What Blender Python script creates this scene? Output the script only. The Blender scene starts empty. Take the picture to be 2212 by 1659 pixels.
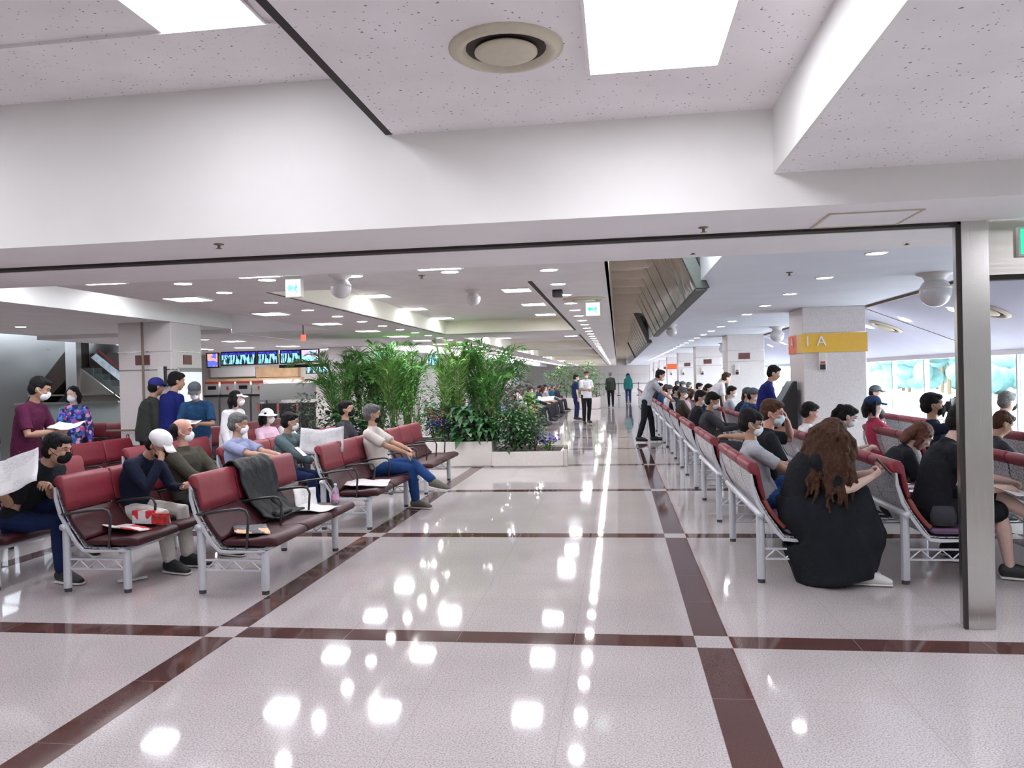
import bpy, bmesh, math, random
from mathutils import Vector, Matrix, noise
R = math.radians
random.seed(7)
scn = bpy.context.scene
C = scn.collection
# ---------------------------------------------------------------- camera
CAM_H = 1.5628
def cam_axes(yaw, pitch, roll):
    cy, sy = math.cos(yaw), math.sin(yaw)
    f = Vector((-sy*math.cos(pitch), cy*math.cos(pitch), math.sin(pitch)))
    r = Vector((cy, sy, 0)); u = r.cross(f)
    return f, r*math.cos(roll)+u*math.sin(roll), -r*math.sin(roll)+u*math.cos(roll)
cf, cr, cu = cam_axes(0.13613891945, -0.00794835889, -0.02505547964)
cam = bpy.data.cameras.new('camera'); cam.lens = 1670.0*36.0/2212.0; cam.sensor_width = 36.0
cam.clip_start = 0.05; cam.clip_end = 400
camo = bpy.data.objects.new('camera', cam); C.objects.link(camo)
camo.matrix_world = Matrix(((cr.x, cu.x, -cf.x, 0), (cr.y, cu.y, -cf.y, 0), (cr.z, cu.z, -cf.z, CAM_H), (0, 0, 0, 1)))
scn.camera = camo
# ---------------------------------------------------------------- world, exposure
scn.view_settings.view_transform = 'Standard'; scn.view_settings.look = 'None'
scn.view_settings.exposure = EXPOSURE = 0.40
scn.view_settings.gamma = 1.0; scn.view_settings.use_curve_mapping = False
w = bpy.data.worlds.new('overcast_sky'); scn.world = w; w.use_nodes = True
bg = w.node_tree.nodes['Background']; bg.inputs[0].default_value = (0.86, 0.95, 1.0, 1); bg.inputs[1].default_value = 15.0
# ---------------------------------------------------------------- materials
def new_mat(name):
    m = bpy.data.materials.new(name); m.use_nodes = True
    return m, m.node_tree.nodes, m.node_tree.links, m.node_tree.nodes['Principled BSDF']
_mc = {}
def mat(name, col, rough=0.6, metal=0.0, noise_amt=0.0, noise_scale=30.0, spec=0.5, bump=0.0, bscale=60.0, coat=0.0):
    key = name
    if key in _mc: return _mc[key]
    m, N, L, b = new_mat(name)
    b.inputs['Roughness'].default_value = rough; b.inputs['Metallic'].default_value = metal
    b.inputs['Specular IOR Level'].default_value = spec
    b.inputs['Coat Weight'].default_value = coat
    m.diffuse_color = (*col, 1)
    tc = N.new('ShaderNodeTexCoord')
    nz = N.new('ShaderNodeTexNoise'); nz.inputs['Scale'].default_value = noise_scale; nz.inputs['Detail'].default_value = 4
    L.new(tc.outputs['Object'], nz.inputs['Vector'])
    rp = N.new('ShaderNodeValToRGB')
    a = max(noise_amt, 0.03)
    rp.color_ramp.elements[0].position = 0.3; rp.color_ramp.elements[1].position = 0.7
    rp.color_ramp.elements[0].color = (*[max(0, c*(1-a)) for c in col], 1)
    rp.color_ramp.elements[1].color = (*[min(1, c*(1+a)) for c in col], 1)
    L.new(nz.outputs['Fac'], rp.inputs['Fac']); L.new(rp.outputs['Color'], b.inputs['Base Color'])
    if bump > 0:
        n2 = N.new('ShaderNodeTexNoise'); n2.inputs['Scale'].default_value = bscale; n2.inputs['Detail'].default_value = 3
        L.new(tc.outputs['Object'], n2.inputs['Vector'])
        bp = N.new('ShaderNodeBump'); bp.inputs['Strength'].default_value = bump; bp.inputs['Distance'].default_value = 0.02
        L.new(n2.outputs['Fac'], bp.inputs['Height']); L.new(bp.outputs['Normal'], b.inputs['Normal'])
    _mc[key] = m
    return m
def emit(name, col, s):
    if name in _mc: return _mc[name]
    m, N, L, b = new_mat(name)
    b.inputs['Base Color'].default_value = (*col, 1)
    b.inputs['Emission Color'].default_value = (*col, 1); b.inputs['Emission Strength'].default_value = s
    _mc[name] = m
    return m
def mth(N, L, op, a, b=None, c=None):
    n = N.new('ShaderNodeMath'); n.operation = op
    for i, v in enumerate((a, b, c)):
        if v is None: continue
        if isinstance(v, (int, float)): n.inputs[i].default_value = v
        else: L.new(v, n.inputs[i])
    return n.outputs[0]
GX, GY, GP = 0.5108, 4.5917, 3.0038        # stripe grid of the floor
def floor_mat():
    m, N, L, b = new_mat('polished_granite')
    tc = N.new('ShaderNodeTexCoord'); sp = N.new('ShaderNodeSeparateXYZ'); L.new(tc.outputs['Object'], sp.inputs[0])
    def stripe(o, off, P, hw):
        s = mth(N, L, 'SUBTRACT', o, off); wv = mth(N, L, 'WRAP', s, P/2, -P/2); ab = mth(N, L, 'ABSOLUTE', wv)
        return mth(N, L, 'LESS_THAN', ab, hw)
    sx = stripe(sp.outputs['X'], GX, GP, 0.1); sy = stripe(sp.outputs['Y'], GY, GP, 0.1)
    su = mth(N, L, 'ADD', sx, sy); dk = mth(N, L, 'COMPARE', su, 1.0, 0.1)
    tp = (GP-0.2)/4
    def joint(o, off):
        s = mth(N, L, 'SUBTRACT', o, off); wv = mth(N, L, 'WRAP', s, GP/2, -GP/2)
        t = mth(N, L, 'WRAP', mth(N, L, 'ADD', wv, tp*0), tp/2, -tp/2)
        return mth(N, L, 'LESS_THAN', mth(N, L, 'ABSOLUTE', t), 0.0011)
    jx = joint(sp.outputs['X'], GX+GP/2); jy = joint(sp.outputs['Y'], GY+GP/2)
    jt = mth(N, L, 'MAXIMUM', jx, jy)
    n1 = N.new('ShaderNodeTexNoise'); n1.inputs['Scale'].default_value = 120; n1.inputs['Detail'].default_value = 4; n1.inputs['Roughness'].default_value = 0.8
    L.new(tc.outputs['Object'], n1.inputs['Vector'])
    n2 = N.new('ShaderNodeTexNoise'); n2.inputs['Scale'].default_value = 1.1; n2.inputs['Detail'].default_value = 4
    L.new(tc.outputs['Object'], n2.inputs['Vector'])
    vo = N.new('ShaderNodeTexVoronoi'); vo.inputs['Scale'].default_value = 75; L.new(tc.outputs['Object'], vo.inputs['Vector'])
    r1 = N.new('ShaderNodeValToRGB'); e = r1.color_ramp.elements
    e[0].position = 0.36; e[0].color = (0.23, 0.205, 0.205, 1); e[1].position = 0.62; e[1].color = (0.60, 0.55, 0.55, 1)
    e2 = e.new(0.5); e2.color = (0.495, 0.450, 0.450, 1)
    L.new(n1.outputs['Fac'], r1.inputs['Fac'])
    r2 = N.new('ShaderNodeValToRGB'); e = r2.color_ramp.elements
    e[0].position = 0.3; e[0].color = (0.065, 0.028, 0.024, 1); e[1].position = 0.7; e[1].color = (0.12, 0.06, 0.054, 1)
    L.new(n1.outputs['Fac'], r2.inputs['Fac'])
    mx = N.new('ShaderNodeMix'); mx.data_type = 'RGBA'; L.new(dk, mx.inputs[0]); L.new(r1.outputs[0], mx.inputs[6]); L.new(r2.outputs[0], mx.inputs[7])
    # faint wear per slab
    r3 = N.new('ShaderNodeMapRange'); r3.inputs[1].default_value = 0.3; r3.inputs[2].default_value = 0.7; r3.inputs[3].default_value = 0.9; r3.inputs[4].default_value = 1.04
    L.new(n2.outputs['Fac'], r3.inputs[0])
    sc = N.new('ShaderNodeVectorMath'); sc.operation = 'SCALE'; L.new(mx.outputs[2], sc.inputs[0]); L.new(r3.outputs[0], sc.inputs[3])
    mj = N.new('ShaderNodeMix'); mj.data_type = 'RGBA'; L.new(jt, mj.inputs[0]); L.new(sc.outputs[0], mj.inputs[6]); mj.inputs[7].default_value = (0.33, 0.28, 0.27, 1)
    L.new(mj.outputs[2], b.inputs['Base Color'])
    rr = N.new('ShaderNodeMapRange'); rr.inputs[1].default_value = 0.3; rr.inputs[2].default_value = 0.7; rr.inputs[3].default_value = 0.035; rr.inputs[4].default_value = 0.085
    L.new(n2.outputs['Fac'], rr.inputs[0]); L.new(rr.outputs[0], b.inputs['Roughness'])
    b.inputs['Specular IOR Level'].default_value = 0.32
    return m
def ceil_mat(name, col, dark, amount=0.5, scale=38.0):
    """mineral-fibre tile with scattered worm holes"""
    m, N, L, b = new_mat(name)
    tc = N.new('ShaderNodeTexCoord')
    wn = N.new('ShaderNodeTexNoise'); wn.inputs['Scale'].default_value = 60; L.new(tc.outputs['Object'], wn.inputs['Vector'])
    ad = N.new('ShaderNodeVectorMath'); ad.operation = 'MULTIPLY_ADD'; L.new(wn.outputs['Color'], ad.inputs[0]); ad.inputs[1].default_value = (0.02, 0.02, 0.02); L.new(tc.outputs['Object'], ad.inputs[2])
    v = N.new('ShaderNodeTexVoronoi'); v.inputs['Scale'].default_value = scale; L.new(ad.outputs[0], v.inputs['Vector'])
    s = N.new('ShaderNodeSeparateColor'); L.new(v.outputs['Color'], s.inputs[0])
    sz = mth(N, L, 'MULTIPLY', s.outputs[0], 0.26)
    hole = mth(N, L, 'LESS_THAN', v.outputs['Distance'], sz)
    keep = mth(N, L, 'LESS_THAN', s.outputs[1], amount)
    h = mth(N, L, 'MULTIPLY', hole, keep)
    n = N.new('ShaderNodeTexNoise'); n.inputs['Scale'].default_value = 3; n.inputs['Detail'].default_value = 5; L.new(tc.outputs['Object'], n.inputs['Vector'])
    rp = N.new('ShaderNodeValToRGB'); e = rp.color_ramp.elements; e[0].position = .3; e[1].position = .7
    e[0].color = (*[c*0.95 for c in col], 1); e[1].color = (*[min(1, c*1.03) for c in col], 1)
    L.new(n.outputs['Fac'], rp.inputs[0])
    mx = N.new('ShaderNodeMix'); mx.data_type = 'RGBA'; L.new(h, mx.inputs[0]); L.new(rp.outputs[0], mx.inputs[6]); mx.inputs[7].default_value = (*dark, 1)
    L.new(mx.outputs[2], b.inputs['Base Color']); b.inputs['Roughness'].default_value = 0.85; b.inputs['Specular IOR Level'].default_value = 0.2
    return m
def grid_mat(name, col, line, px, py, lw=0.004, rough=0.5, metal=0.0, axes='XY'):
    m, N, L, b = new_mat(name)
    tc = N.new('ShaderNodeTexCoord'); sp = N.new('ShaderNodeSeparateXYZ'); L.new(tc.outputs['Object'], sp.inputs[0])
    o = []
    for ax, p in zip(axes, (px, py)):
        wv = mth(N, L, 'ABSOLUTE', mth(N, L, 'WRAP', sp.outputs[ax], p/2, -p/2)); o.append(mth(N, L, 'LESS_THAN', wv, lw))
    j = mth(N, L, 'MAXIMUM', o[0], o[1])
    n = N.new('ShaderNodeTexNoise'); n.inputs['Scale'].default_value = 90; n.inputs['Detail'].default_value = 3; L.new(tc.outputs['Object'], n.inputs['Vector'])
    rp = N.new('ShaderNodeValToRGB'); e = rp.color_ramp.elements; e[0].position = .35; e[1].position = .65
    e[0].color = (*[c*0.88 for c in col], 1); e[1].color = (*[min(1, c*1.06) for c in col], 1)
    L.new(n.outputs['Fac'], rp.inputs[0])
    mx = N.new('ShaderNodeMix'); mx.data_type = 'RGBA'; L.new(j, mx.inputs[0]); L.new(rp.outputs[0], mx.inputs[6]); mx.inputs[7].default_value = (*line, 1)
    L.new(mx.outputs[2], b.inputs['Base Color']); b.inputs['Roughness'].default_value = rough; b.inputs['Metallic'].default_value = metal
    return m
def brushed(name, col, rough=0.3, axis=2, sc=200):
    m, N, L, b = new_mat(name)
    tc = N.new('ShaderNodeTexCoord'); mp = N.new('ShaderNodeMapping'); s = [sc, sc, sc]; s[axis] = 2
    mp.inputs['Scale'].default_value = s; L.new(tc.outputs['Object'], mp.inputs[0])
    n = N.new('ShaderNodeTexNoise'); n.inputs['Scale'].default_value = 1; L.new(mp.outputs[0], n.inputs['Vector'])
    rr = N.new('ShaderNodeMapRange'); rr.inputs[3].default_value = rough*0.8; rr.inputs[4].default_value = rough*1.3
    L.new(n.outputs['Fac'], rr.inputs[0]); L.new(rr.outputs[0], b.inputs['Roughness'])
    b.inputs['Base Color'].default_value = (*col, 1); b.inputs['Metallic'].default_value = 1.0
    return m
# ---------------------------------------------------------------- mesh helpers
def V(*a): return Vector(a)
class MB:
    def __init__(s): s.v = []; s.f = []; s.mi = []; s.cur = 0
    def add(s, vs, fs):
        o = len(s.v); s.v += [tuple(p) for p in vs]; s.f += [tuple(i+o for i in f) for f in fs]; s.mi += [s.cur]*len(fs); return s
    def box(s, x0, x1, y0, y1, z0, z1):
        v = [(x0,y0,z0),(x1,y0,z0),(x1,y1,z0),(x0,y1,z0),(x0,y0,z1),(x1,y0,z1),(x1,y1,z1),(x0,y1,z1)]
        return s.add(v, [(0,3,2,1),(4,5,6,7),(0,1,5,4),(1,2,6,5),(2,3,7,6),(3,0,4,7)])
    def prism(s, poly, ax, a, b):
        """poly: list of 2D points; ax: extrusion axis 0,1,2"""
        n = len(poly)
        def mk(p, t): return {0: (t, p[0], p[1]), 1: (p[0], t, p[1]), 2: (p[0], p[1], t)}[ax]
        v = [mk(p, a) for p in poly]+[mk(p, b) for p in poly]
        f = [tuple(range(n-1, -1, -1)), tuple(range(n, 2*n))]+[(i, (i+1) % n, (i+1) % n+n, i+n) for i in range(n)]
        return s.add(v, f)
    def tube(s, pts, rad, n=10, up=None, dome=True, flat=None):
        """rad: per-point radius or (a, b); a lies along 'side' = up x tangent"""
        pts = [Vector(p) for p in pts]
        rr = [(r, r) if isinstance(r, (int, float)) else r for r in (rad if isinstance(rad, (list, tuple)) and len(rad) == len(pts) and not (len(rad) == 2 and len(pts) != 2) else [rad]*len(pts))]
        rings = []
        k = len(pts)
        ref = Vector(up) if up is not None else None
        side_prev = None
        for i in range(k):
            t = (pts[min(i+1, k-1)]-pts[max(i-1, 0)])
            if t.length < 1e-9: t = Vector((0, 0, 1))
            t.normalize()
            if ref is not None: sd = ref.cross(t)
            elif side_prev is not None: sd = side_prev-t*side_prev.dot(t)
            else: sd = (Vector((0, 0, 1)) if abs(t.z) < 0.9 else Vector((1, 0, 0))).cross(t)
            if sd.length < 1e-6: sd = (side_prev or Vector((1, 0, 0)))
            sd.normalize(); side_prev = sd; bn = t.cross(sd).normalized()
            rings.append((pts[i], t, sd, bn, rr[i]))
        full = []
        if dome in (True, 'start'):
            p, t, sd, bn, r = rings[0]; m = min(r)
            for a in (75, 45, 20): full.append((p-t*m*math.sin(R(a)), sd, bn, (r[0]*math.cos(R(a)), r[1]*math.cos(R(a)))))
        for p, t, sd, bn, r in rings: full.append((p, sd, bn, r))
        if dome in (True, 'end'):
            p, t, sd, bn, r = rings[-1]; m = min(r)
            for a in (20, 45, 75): full.append((p+t*m*math.sin(R(a)), sd, bn, (r[0]*math.cos(R(a)), r[1]*math.cos(R(a)))))
        vs = []; fs = []
        for p, sd, bn, r in full:
            for j in range(n):
                a = 2*math.pi*j/n; vs.append(p+sd*math.cos(a)*r[0]+bn*math.sin(a)*r[1])
        for i in range(len(full)-1):
            for j in range(n):
                j2 = (j+1) % n; fs.append((i*n+j, i*n+j2, (i+1)*n+j2, (i+1)*n+j))
        fs.append(tuple(range(n-1, -1, -1))); o = (len(full)-1)*n; fs.append(tuple(o+j for j in range(n)))
        return s.add(vs, fs)
    def ell(s, c, r, M=None, n=14, m=10):
        c = Vector(c); vs = []; fs = []
        for i in range(1, m):
            th = math.pi*i/m
            for j in range(n):
                ph = 2*math.pi*j/n; p = Vector((r[0]*math.sin(th)*math.cos(ph), r[1]*math.sin(th)*math.sin(ph), r[2]*math.cos(th)))
                if M is not None: p = M @ p
                vs.append(c+p)
        for e in (1, -1):
            p = Vector((0, 0, r[2]*e)); p = M @ p if M is not None else p; vs.append(c+p)
        T = (m-1)*n; B = T+1
        for i in range(m-2):
            for j in range(n):
                j2 = (j+1) % n; fs.append((i*n+j, (i+1)*n+j, (i+1)*n+j2, i*n+j2))
        for j in range(n):
            j2 = (j+1) % n; fs.append((T, j, j2)); fs.append((B, (m-2)*n+j2, (m-2)*n+j))
        return s.add(vs, fs)
    def lathe(s, prof, c=(0, 0, 0), n=28):
        vs = []; fs = []
        for r, z in prof:
            for j in range(n):
                a = 2*math.pi*j/n; vs.append((c[0]+max(r, 1e-4)*math.cos(a), c[1]+max(r, 1e-4)*math.sin(a), c[2]+z))
        for i in range(len(prof)-1):
            for j in range(n):
                j2 = (j+1) % n; fs.append((i*n+j, i*n+j2, (i+1)*n+j2, (i+1)*n+j))
        return s.add(vs, fs)
    def mesh(s, name):
        me = bpy.data.meshes.new(name); me.from_pydata(s.v, [], s.f); me.validate(); me.update(); return me
    def build(s, name, m, parent=None, smooth=False, bevel=0, fix=False):
        me = s.mesh(name)
        for x in (m if isinstance(m, (list, tuple)) else [m]): me.materials.append(x)
        if isinstance(m, (list, tuple)) and len(me.polygons) == len(s.mi): me.polygons.foreach_set('material_index', s.mi)
        if fix:
            b = bmesh.new(); b.from_mesh(me); bmesh.ops.recalc_face_normals(b, faces=b.faces); b.to_mesh(me); b.free()
        if smooth: me.polygons.foreach_set('use_smooth', [True]*len(me.polygons))
        o = bpy.data.objects.new(name, me); C.objects.link(o)
        if parent: o.parent = parent
        if bevel:
            md = o.modifiers.new('bevel', 'BEVEL'); md.width = bevel; md.segments = 2; md.limit_method = 'ANGLE'
        return o
def tag(o, label=None, cat=None, group=None, kind=None):
    if label: o['label'] = label
    if cat: o['category'] = cat
    if group: o['group'] = group
    if kind: o['kind'] = kind
    return o
def thing(name, label, cat, loc=(0, 0, 0), rz=0.0, group=None):
    o = bpy.data.objects.new(name, None); C.objects.link(o); o.empty_display_size = 0.1
    o.location = loc; o.rotation_euler = (0, 0, rz)
    return tag(o, label, cat, group)
_kids = {}
def dup(root, loc=None, rz=None, label=None, group=None):
    def cp(o, par):
        c = o.copy(); C.objects.link(c); c.parent = par
        for ch in o.children: cp(ch, c)
        return c
    r = cp(root, None)
    if loc is not None: r.location = loc
    if rz is not None: r.rotation_euler = (0, 0, rz)
    if label: r['label'] = label
    if group: r['group'] = group
    return r
def struct(o): o['kind'] = 'structure'; return o
# ================================================================ room shell
M_floor = floor_mat()
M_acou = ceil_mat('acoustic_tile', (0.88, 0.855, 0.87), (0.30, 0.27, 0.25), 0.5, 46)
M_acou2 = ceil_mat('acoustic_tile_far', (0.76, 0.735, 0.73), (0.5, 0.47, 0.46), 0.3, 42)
M_plain = mat('painted_plaster_ceiling', (0.86, 0.835, 0.85), 0.8, noise_amt=0.03, noise_scale=2)
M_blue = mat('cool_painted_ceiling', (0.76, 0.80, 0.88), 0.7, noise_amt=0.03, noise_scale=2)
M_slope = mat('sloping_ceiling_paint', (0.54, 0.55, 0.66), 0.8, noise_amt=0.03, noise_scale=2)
M_white = mat('white_beam_paint', (0.84, 0.835, 0.81), 0.65, noise_amt=0.02, noise_scale=1.5)
M_cream = mat('cream_cove_paint', (0.82, 0.78, 0.66), 0.7, noise_amt=0.03, noise_scale=2)
M_dark = mat('dark_gap', (0.035, 0.03, 0.028), 0.8)
M_brown = mat('brown_trim', (0.22, 0.17, 0.13), 0.6)
M_gran = grid_mat('pink_granite_cladding', (0.74, 0.69, 0.68), (0.54, 0.49, 0.47), 50, 0.9, 0.004, 0.35, 0, 'XZ')
M_steel = brushed('brushed_stainless_steel', (0.64, 0.625, 0.60), 0.24, 2)
M_steelh = brushed('brushed_stainless_header', (0.52, 0.50, 0.46), 0.3, 0)
Y1, Y0 = 70.0, -7.0
XL, XR = -17.0, 5.02
s = MB().box(XL, 12.0, Y0, Y1, -0.2, 0.0); struct(s.build('floor', M_floor))
ZS = 2.42
# near ceiling: three levels butting against the white cross beam
struct(MB().box(XL, -1.22, 3.52, 4.215, 3.28, 3.4).box(XL, -1.22, Y0, 3.52, 3.30, 3.4).build('ceiling_left_bay', M_acou))
struct(MB().box(-1.215, 0.835, Y0, 4.215, 2.94, 3.4).build('ceiling_middle_bay', M_acou))
struct(MB().box(-1.258, -1.215, Y0, 4.215, 2.942, 3.4).build('trim_1', M_dark))
struct(MB().box(0.835, 0.85, Y0, 4.215, 2.60, 3.4).build('trim_2', M_white))
struct(MB().box(0.85, 12, Y0, 4.215, 2.60, 3.4).build('ceiling_right_bay', M_acou))
struct(MB().box(XL, 12, 4.215, 4.235, ZS, 3.4).build('wall_beam', M_white))
# soffit of the beam with the dark shutter slot
struct(MB().box(XL, 12, 4.235, 4.90, ZS+.001, 2.6).box(XL, 2.03, 4.985, 5.72, ZS-0.02, 2.6).box(2.03, 12, 4.97, 5.72, ZS-0.02, 2.6).build('ceiling_soffit', M_plain))
struct(MB().box(XL, 2.03, 4.90, 4.985, ZS-0.016, 2.6).build('trim_3', M_dark))
struct(MB().box(XL, 12, Y0-.2, Y0, 0, 3.4).build('wall_back_sky_block', M_white))  # unseen; added to keep sky light out behind the camera
struct(MB().box(12, 12.2, Y0, 5.72, 0, 3.4).build('wall_side', M_white))
# flat ceiling beyond, left of centre, with recessed coffers
cof = [(6.86, 14.35)]+[(15.9+8.4*i, 15.9+8.4*i+7.4) for i in range(6)]
fl = MB()
CX0, CX1 = -3.22, -0.76
fl.box(-4.60, CX0, 5.72, Y1, ZS, ZS+.1); fl.box(CX1, -0.06, 5.72, Y1, ZS, ZS+.1)
ys = 5.72
for a, b in cof:
    fl.box(CX0, CX1, ys, a, ZS, ZS+.1); ys = b
fl.box(CX0, CX1, ys, Y1, ZS, ZS+.1)
fl.box(-6.32, -4.6, 12.1, 18.6, ZS, ZS+.1)
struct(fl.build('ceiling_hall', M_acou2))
cv = MB(); cw = MB(); dk = MB()
for a, b in cof:
    cv.box(CX0+.001, CX0+.016, a+.001, b-.001, ZS+.004, 2.659); cv.box(CX0+.016, CX1-.016, b-.016, b-.001, ZS+.004, 2.659); cv.box(CX1-.016, CX1-.001, a+.001, b-.001, ZS+.004, 2.659); cv.box(CX0+.016, CX1-.016, a+.001, a+.016, ZS+.004, 2.659)
    cw.box(CX0-.02, CX1+.02, a-.02, b+.02, 2.66, 2.70)
    dk.box(CX1-.016, CX1+.022, a, b, ZS-0.006, ZS-.001); dk.box(CX0-.018, CX0+.0, a, b, ZS-0.005, ZS-.001)
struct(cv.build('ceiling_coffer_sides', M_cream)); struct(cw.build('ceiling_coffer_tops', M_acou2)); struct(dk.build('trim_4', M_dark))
# left cove recess and its bright bulkhead
cb = MB().box(-6.34, -6.32, 5.72, 12.1, 2.49, 2.86).box(-6.34, -6.32, 18.6, Y1, 2.46, 2.97)
struct(cb.build('wall_bulkhead', M_white))
cr_ = MB().box(-6.32, -4.6, 5.72, 12.1, 2.86, 2.9).box(-6.32, -4.6, 12.08, 12.098, ZS+.002, 2.9).box(-4.62, -4.602, 5.72, 12.08, ZS+.002, 2.9).box(-6.32, -4.6, 18.6, Y1, 2.97, 3.0).box(-4.62, -4.602, 18.62, Y1, ZS+.002, 3.0).box(-6.32, -4.6, 18.602, 18.62, ZS+.002, 3.0)
struct(cr_.build('ceiling_cove', M_plain))
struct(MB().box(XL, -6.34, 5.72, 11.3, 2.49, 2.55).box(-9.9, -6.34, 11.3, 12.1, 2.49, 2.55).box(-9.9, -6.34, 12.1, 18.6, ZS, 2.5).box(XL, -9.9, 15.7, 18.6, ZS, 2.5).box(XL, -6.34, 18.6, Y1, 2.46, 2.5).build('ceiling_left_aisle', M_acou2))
# ribbed centre strip above the mirror boards
st = MB().box(-0.06, 0.80, 5.72, Y1, 3.13, 3.2).box(-0.08, -0.06, 5.72, Y1, ZS, 3.2)
for i in range(58): st.box(-0.06, 0.8, 6.3+i*1.1, 6.36+i*1.1, 3.02, 3.13)
struct(st.build('ceiling_strip', mat('tan_strip_ceiling', (0.86, 0.80, 0.70), 0.75, noise_amt=0.05, noise_scale=3)))
# cool flat ceiling of the right aisle, step and sloping ceiling down to the window head
struct(MB().box(0.80, 3.34, 5.72, Y1, ZS, ZS+.1).box(0.78, 0.80, 5.72, Y1, ZS, 3.2).build('ceiling_right_aisle', M_blue))
struct(MB().box(3.34, 3.37, 5.72, Y1, ZS-0.03, 2.55).build('trim_5', M_brown))
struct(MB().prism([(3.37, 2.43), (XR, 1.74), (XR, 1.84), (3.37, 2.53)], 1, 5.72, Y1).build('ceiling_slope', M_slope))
sm = MB()
for y in (11.3, 18.6, 25.9): sm.prism([(3.40, 2.414), (XR, 1.737), (XR, 1.733), (3.40, 2.41)], 1, y, y+.02)
struct(sm.build('trim_6', M_brown))
# window wall on the right: sill, head rail, mullions, glass
struct(MB().box(XR, XR+.15, Y0, Y1, 0, 0.5).build('wall_right', mat('sill_panel', (0.55, 0.52, 0.5), 0.5)))
struct(MB().box(XR-.06, XR+.12, Y0, Y1, 1.70, 1.78).box(XR-.1, XR+.15, Y0, Y1, 0.5, 0.54).build('trim_7', mat('white_window_frame', (0.8, 0.8, 0.8), 0.4)))
gl, GN, GLk, gb = new_mat('window_glass'); GN.remove(gb)
tr = GN.new('ShaderNodeBsdfTransparent'); tr.inputs[0].default_value = (0.93, 0.97, 0.98, 1); gs = GN.new('ShaderNodeBsdfGlossy'); gs.inputs['Roughness'].default_value = 0.02
mx = GN.new('ShaderNodeMixShader'); mx.inputs[0].default_value = 0.04; GLk.new(tr.outputs[0], mx.inputs[1]); GLk.new(gs.outputs[0], mx.inputs[2])
GLk.new(mx.outputs[0], GN['Material Output'].inputs[0])
y = 1.6; i = 1
M_mull = mat('grey_mullion', (0.45, 0.5, 0.52), 0.4)
while y < Y1-1:
    o = MB().box(XR+.03, XR+.04, y+.018, y+1.482, 0.54, 1.70).build('window_%d' % i, gl); struct(o)
    f = MB().box(XR, XR+.08, y-.018, y+.018, 0.54, 1.70).build('window_mullion', M_mull, o)
    y += 1.5 if y < 30 else 6; i += 1
# end wall and left wall
struct(MB().box(XL, XR, Y1, Y1+.2, 0, 3.3).build('wall_far', grid_mat('far_wall_stone', (0.66, 0.60, 0.59), (0.5, 0.45, 0.43), 1.2, 0.8, 0.01, 0.5, 0, 'XZ')))
struct(MB().box(XL-.2, XL, Y0, Y1, 0, 3.4).build('wall_left', mat('left_wall_paint', (0.55, 0.53, 0.50), 0.6)))
wf = MB().box(-8.4, -8.2, 24.5, Y1, 0, 2.46)
for i in range(9): wf.box(-8.2, -8.05, 26+i*4.8, 26.5+i*4.8, 0, 2.46)
struct(wf.build('wall_counter_side', mat('pale_counter_wall', (.74, .71, .69), .5)))
# granite pillars
def pillar(n, x0, y0, top, side=0.82):
    o = MB().box(x0, x0+side, y0, y0+side, 0, top).build('pillar', M_gran, bevel=0.012)
    g = MB().box(x0-.006, x0+side+.006, y0-.006, y0+side+.006, 2.06, 2.075).box(x0-.006, x0+side+.006, y0-.006, y0+side+.006, 1.80, 1.815).build('steel_band', M_steel, o)
    return o
PM = mat('maroon_plaque', (0.14, 0.05, 0.045), 0.35)
for i in range(8):
    y = 10.95+7.28*i
    p = pillar(i, 2.50, y, ZS)
    which = ['nearest of the right-hand row, with the yellow A band', 'second of the right-hand row', 'third of the right-hand row', 'fourth of the right-hand row', 'fifth of the right-hand row', 'sixth of the right-hand row', 'seventh of the right-hand row', 'farthest of the right-hand row'][i]
    tag(p, 'square pink granite pillar, '+which, 'pillar', 'granite pillars on the window side')
    if i: MB().box(2.50+.25, 2.50+.5, y-.012, y, 1.86, 2.0).build('plaque', PM, p)
for i, (x, y, lb) in enumerate([(-7.14, 10.3, 'square granite pillar on the left with maroon plaques, behind the standing men'), (-6.95, 18.0, 'square granite pillar on the left behind the palms')]):
    p = pillar(i, x, y, 2.49 if i == 0 else ZS)
    tag(p, lb, 'pillar', 'granite pillars on the left side')
    MB().box(x+.27, x+.49, y-.012, y, 1.88, 2.02).build('plaque', PM, p)
    MB().box(x+.82, x+.832, y+.3, y+.52, 1.88, 2.02).build('plaque', PM, p)
# steel door frame post and header at the right
o = MB().box(2.03, 2.185, 4.90, 5.02, 0, ZS+.05).build('door_frame_post', M_steel, bevel=0.004)
tag(o, 'brushed stainless steel door frame post beside the seated man', 'post')
MB().box(2.012, 2.03, 4.90, 4.93, 0, ZS+.05).build('edge_strip', M_dark, o)
MB().box(2.185, 12, 4.92, 5.0, 2.10, ZS+.05).build('header', M_steelh, o)
MB().box(2.185, 12, 4.93, 4.99, 2.07, 2.10).build('header_track', M_dark, o)
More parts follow.
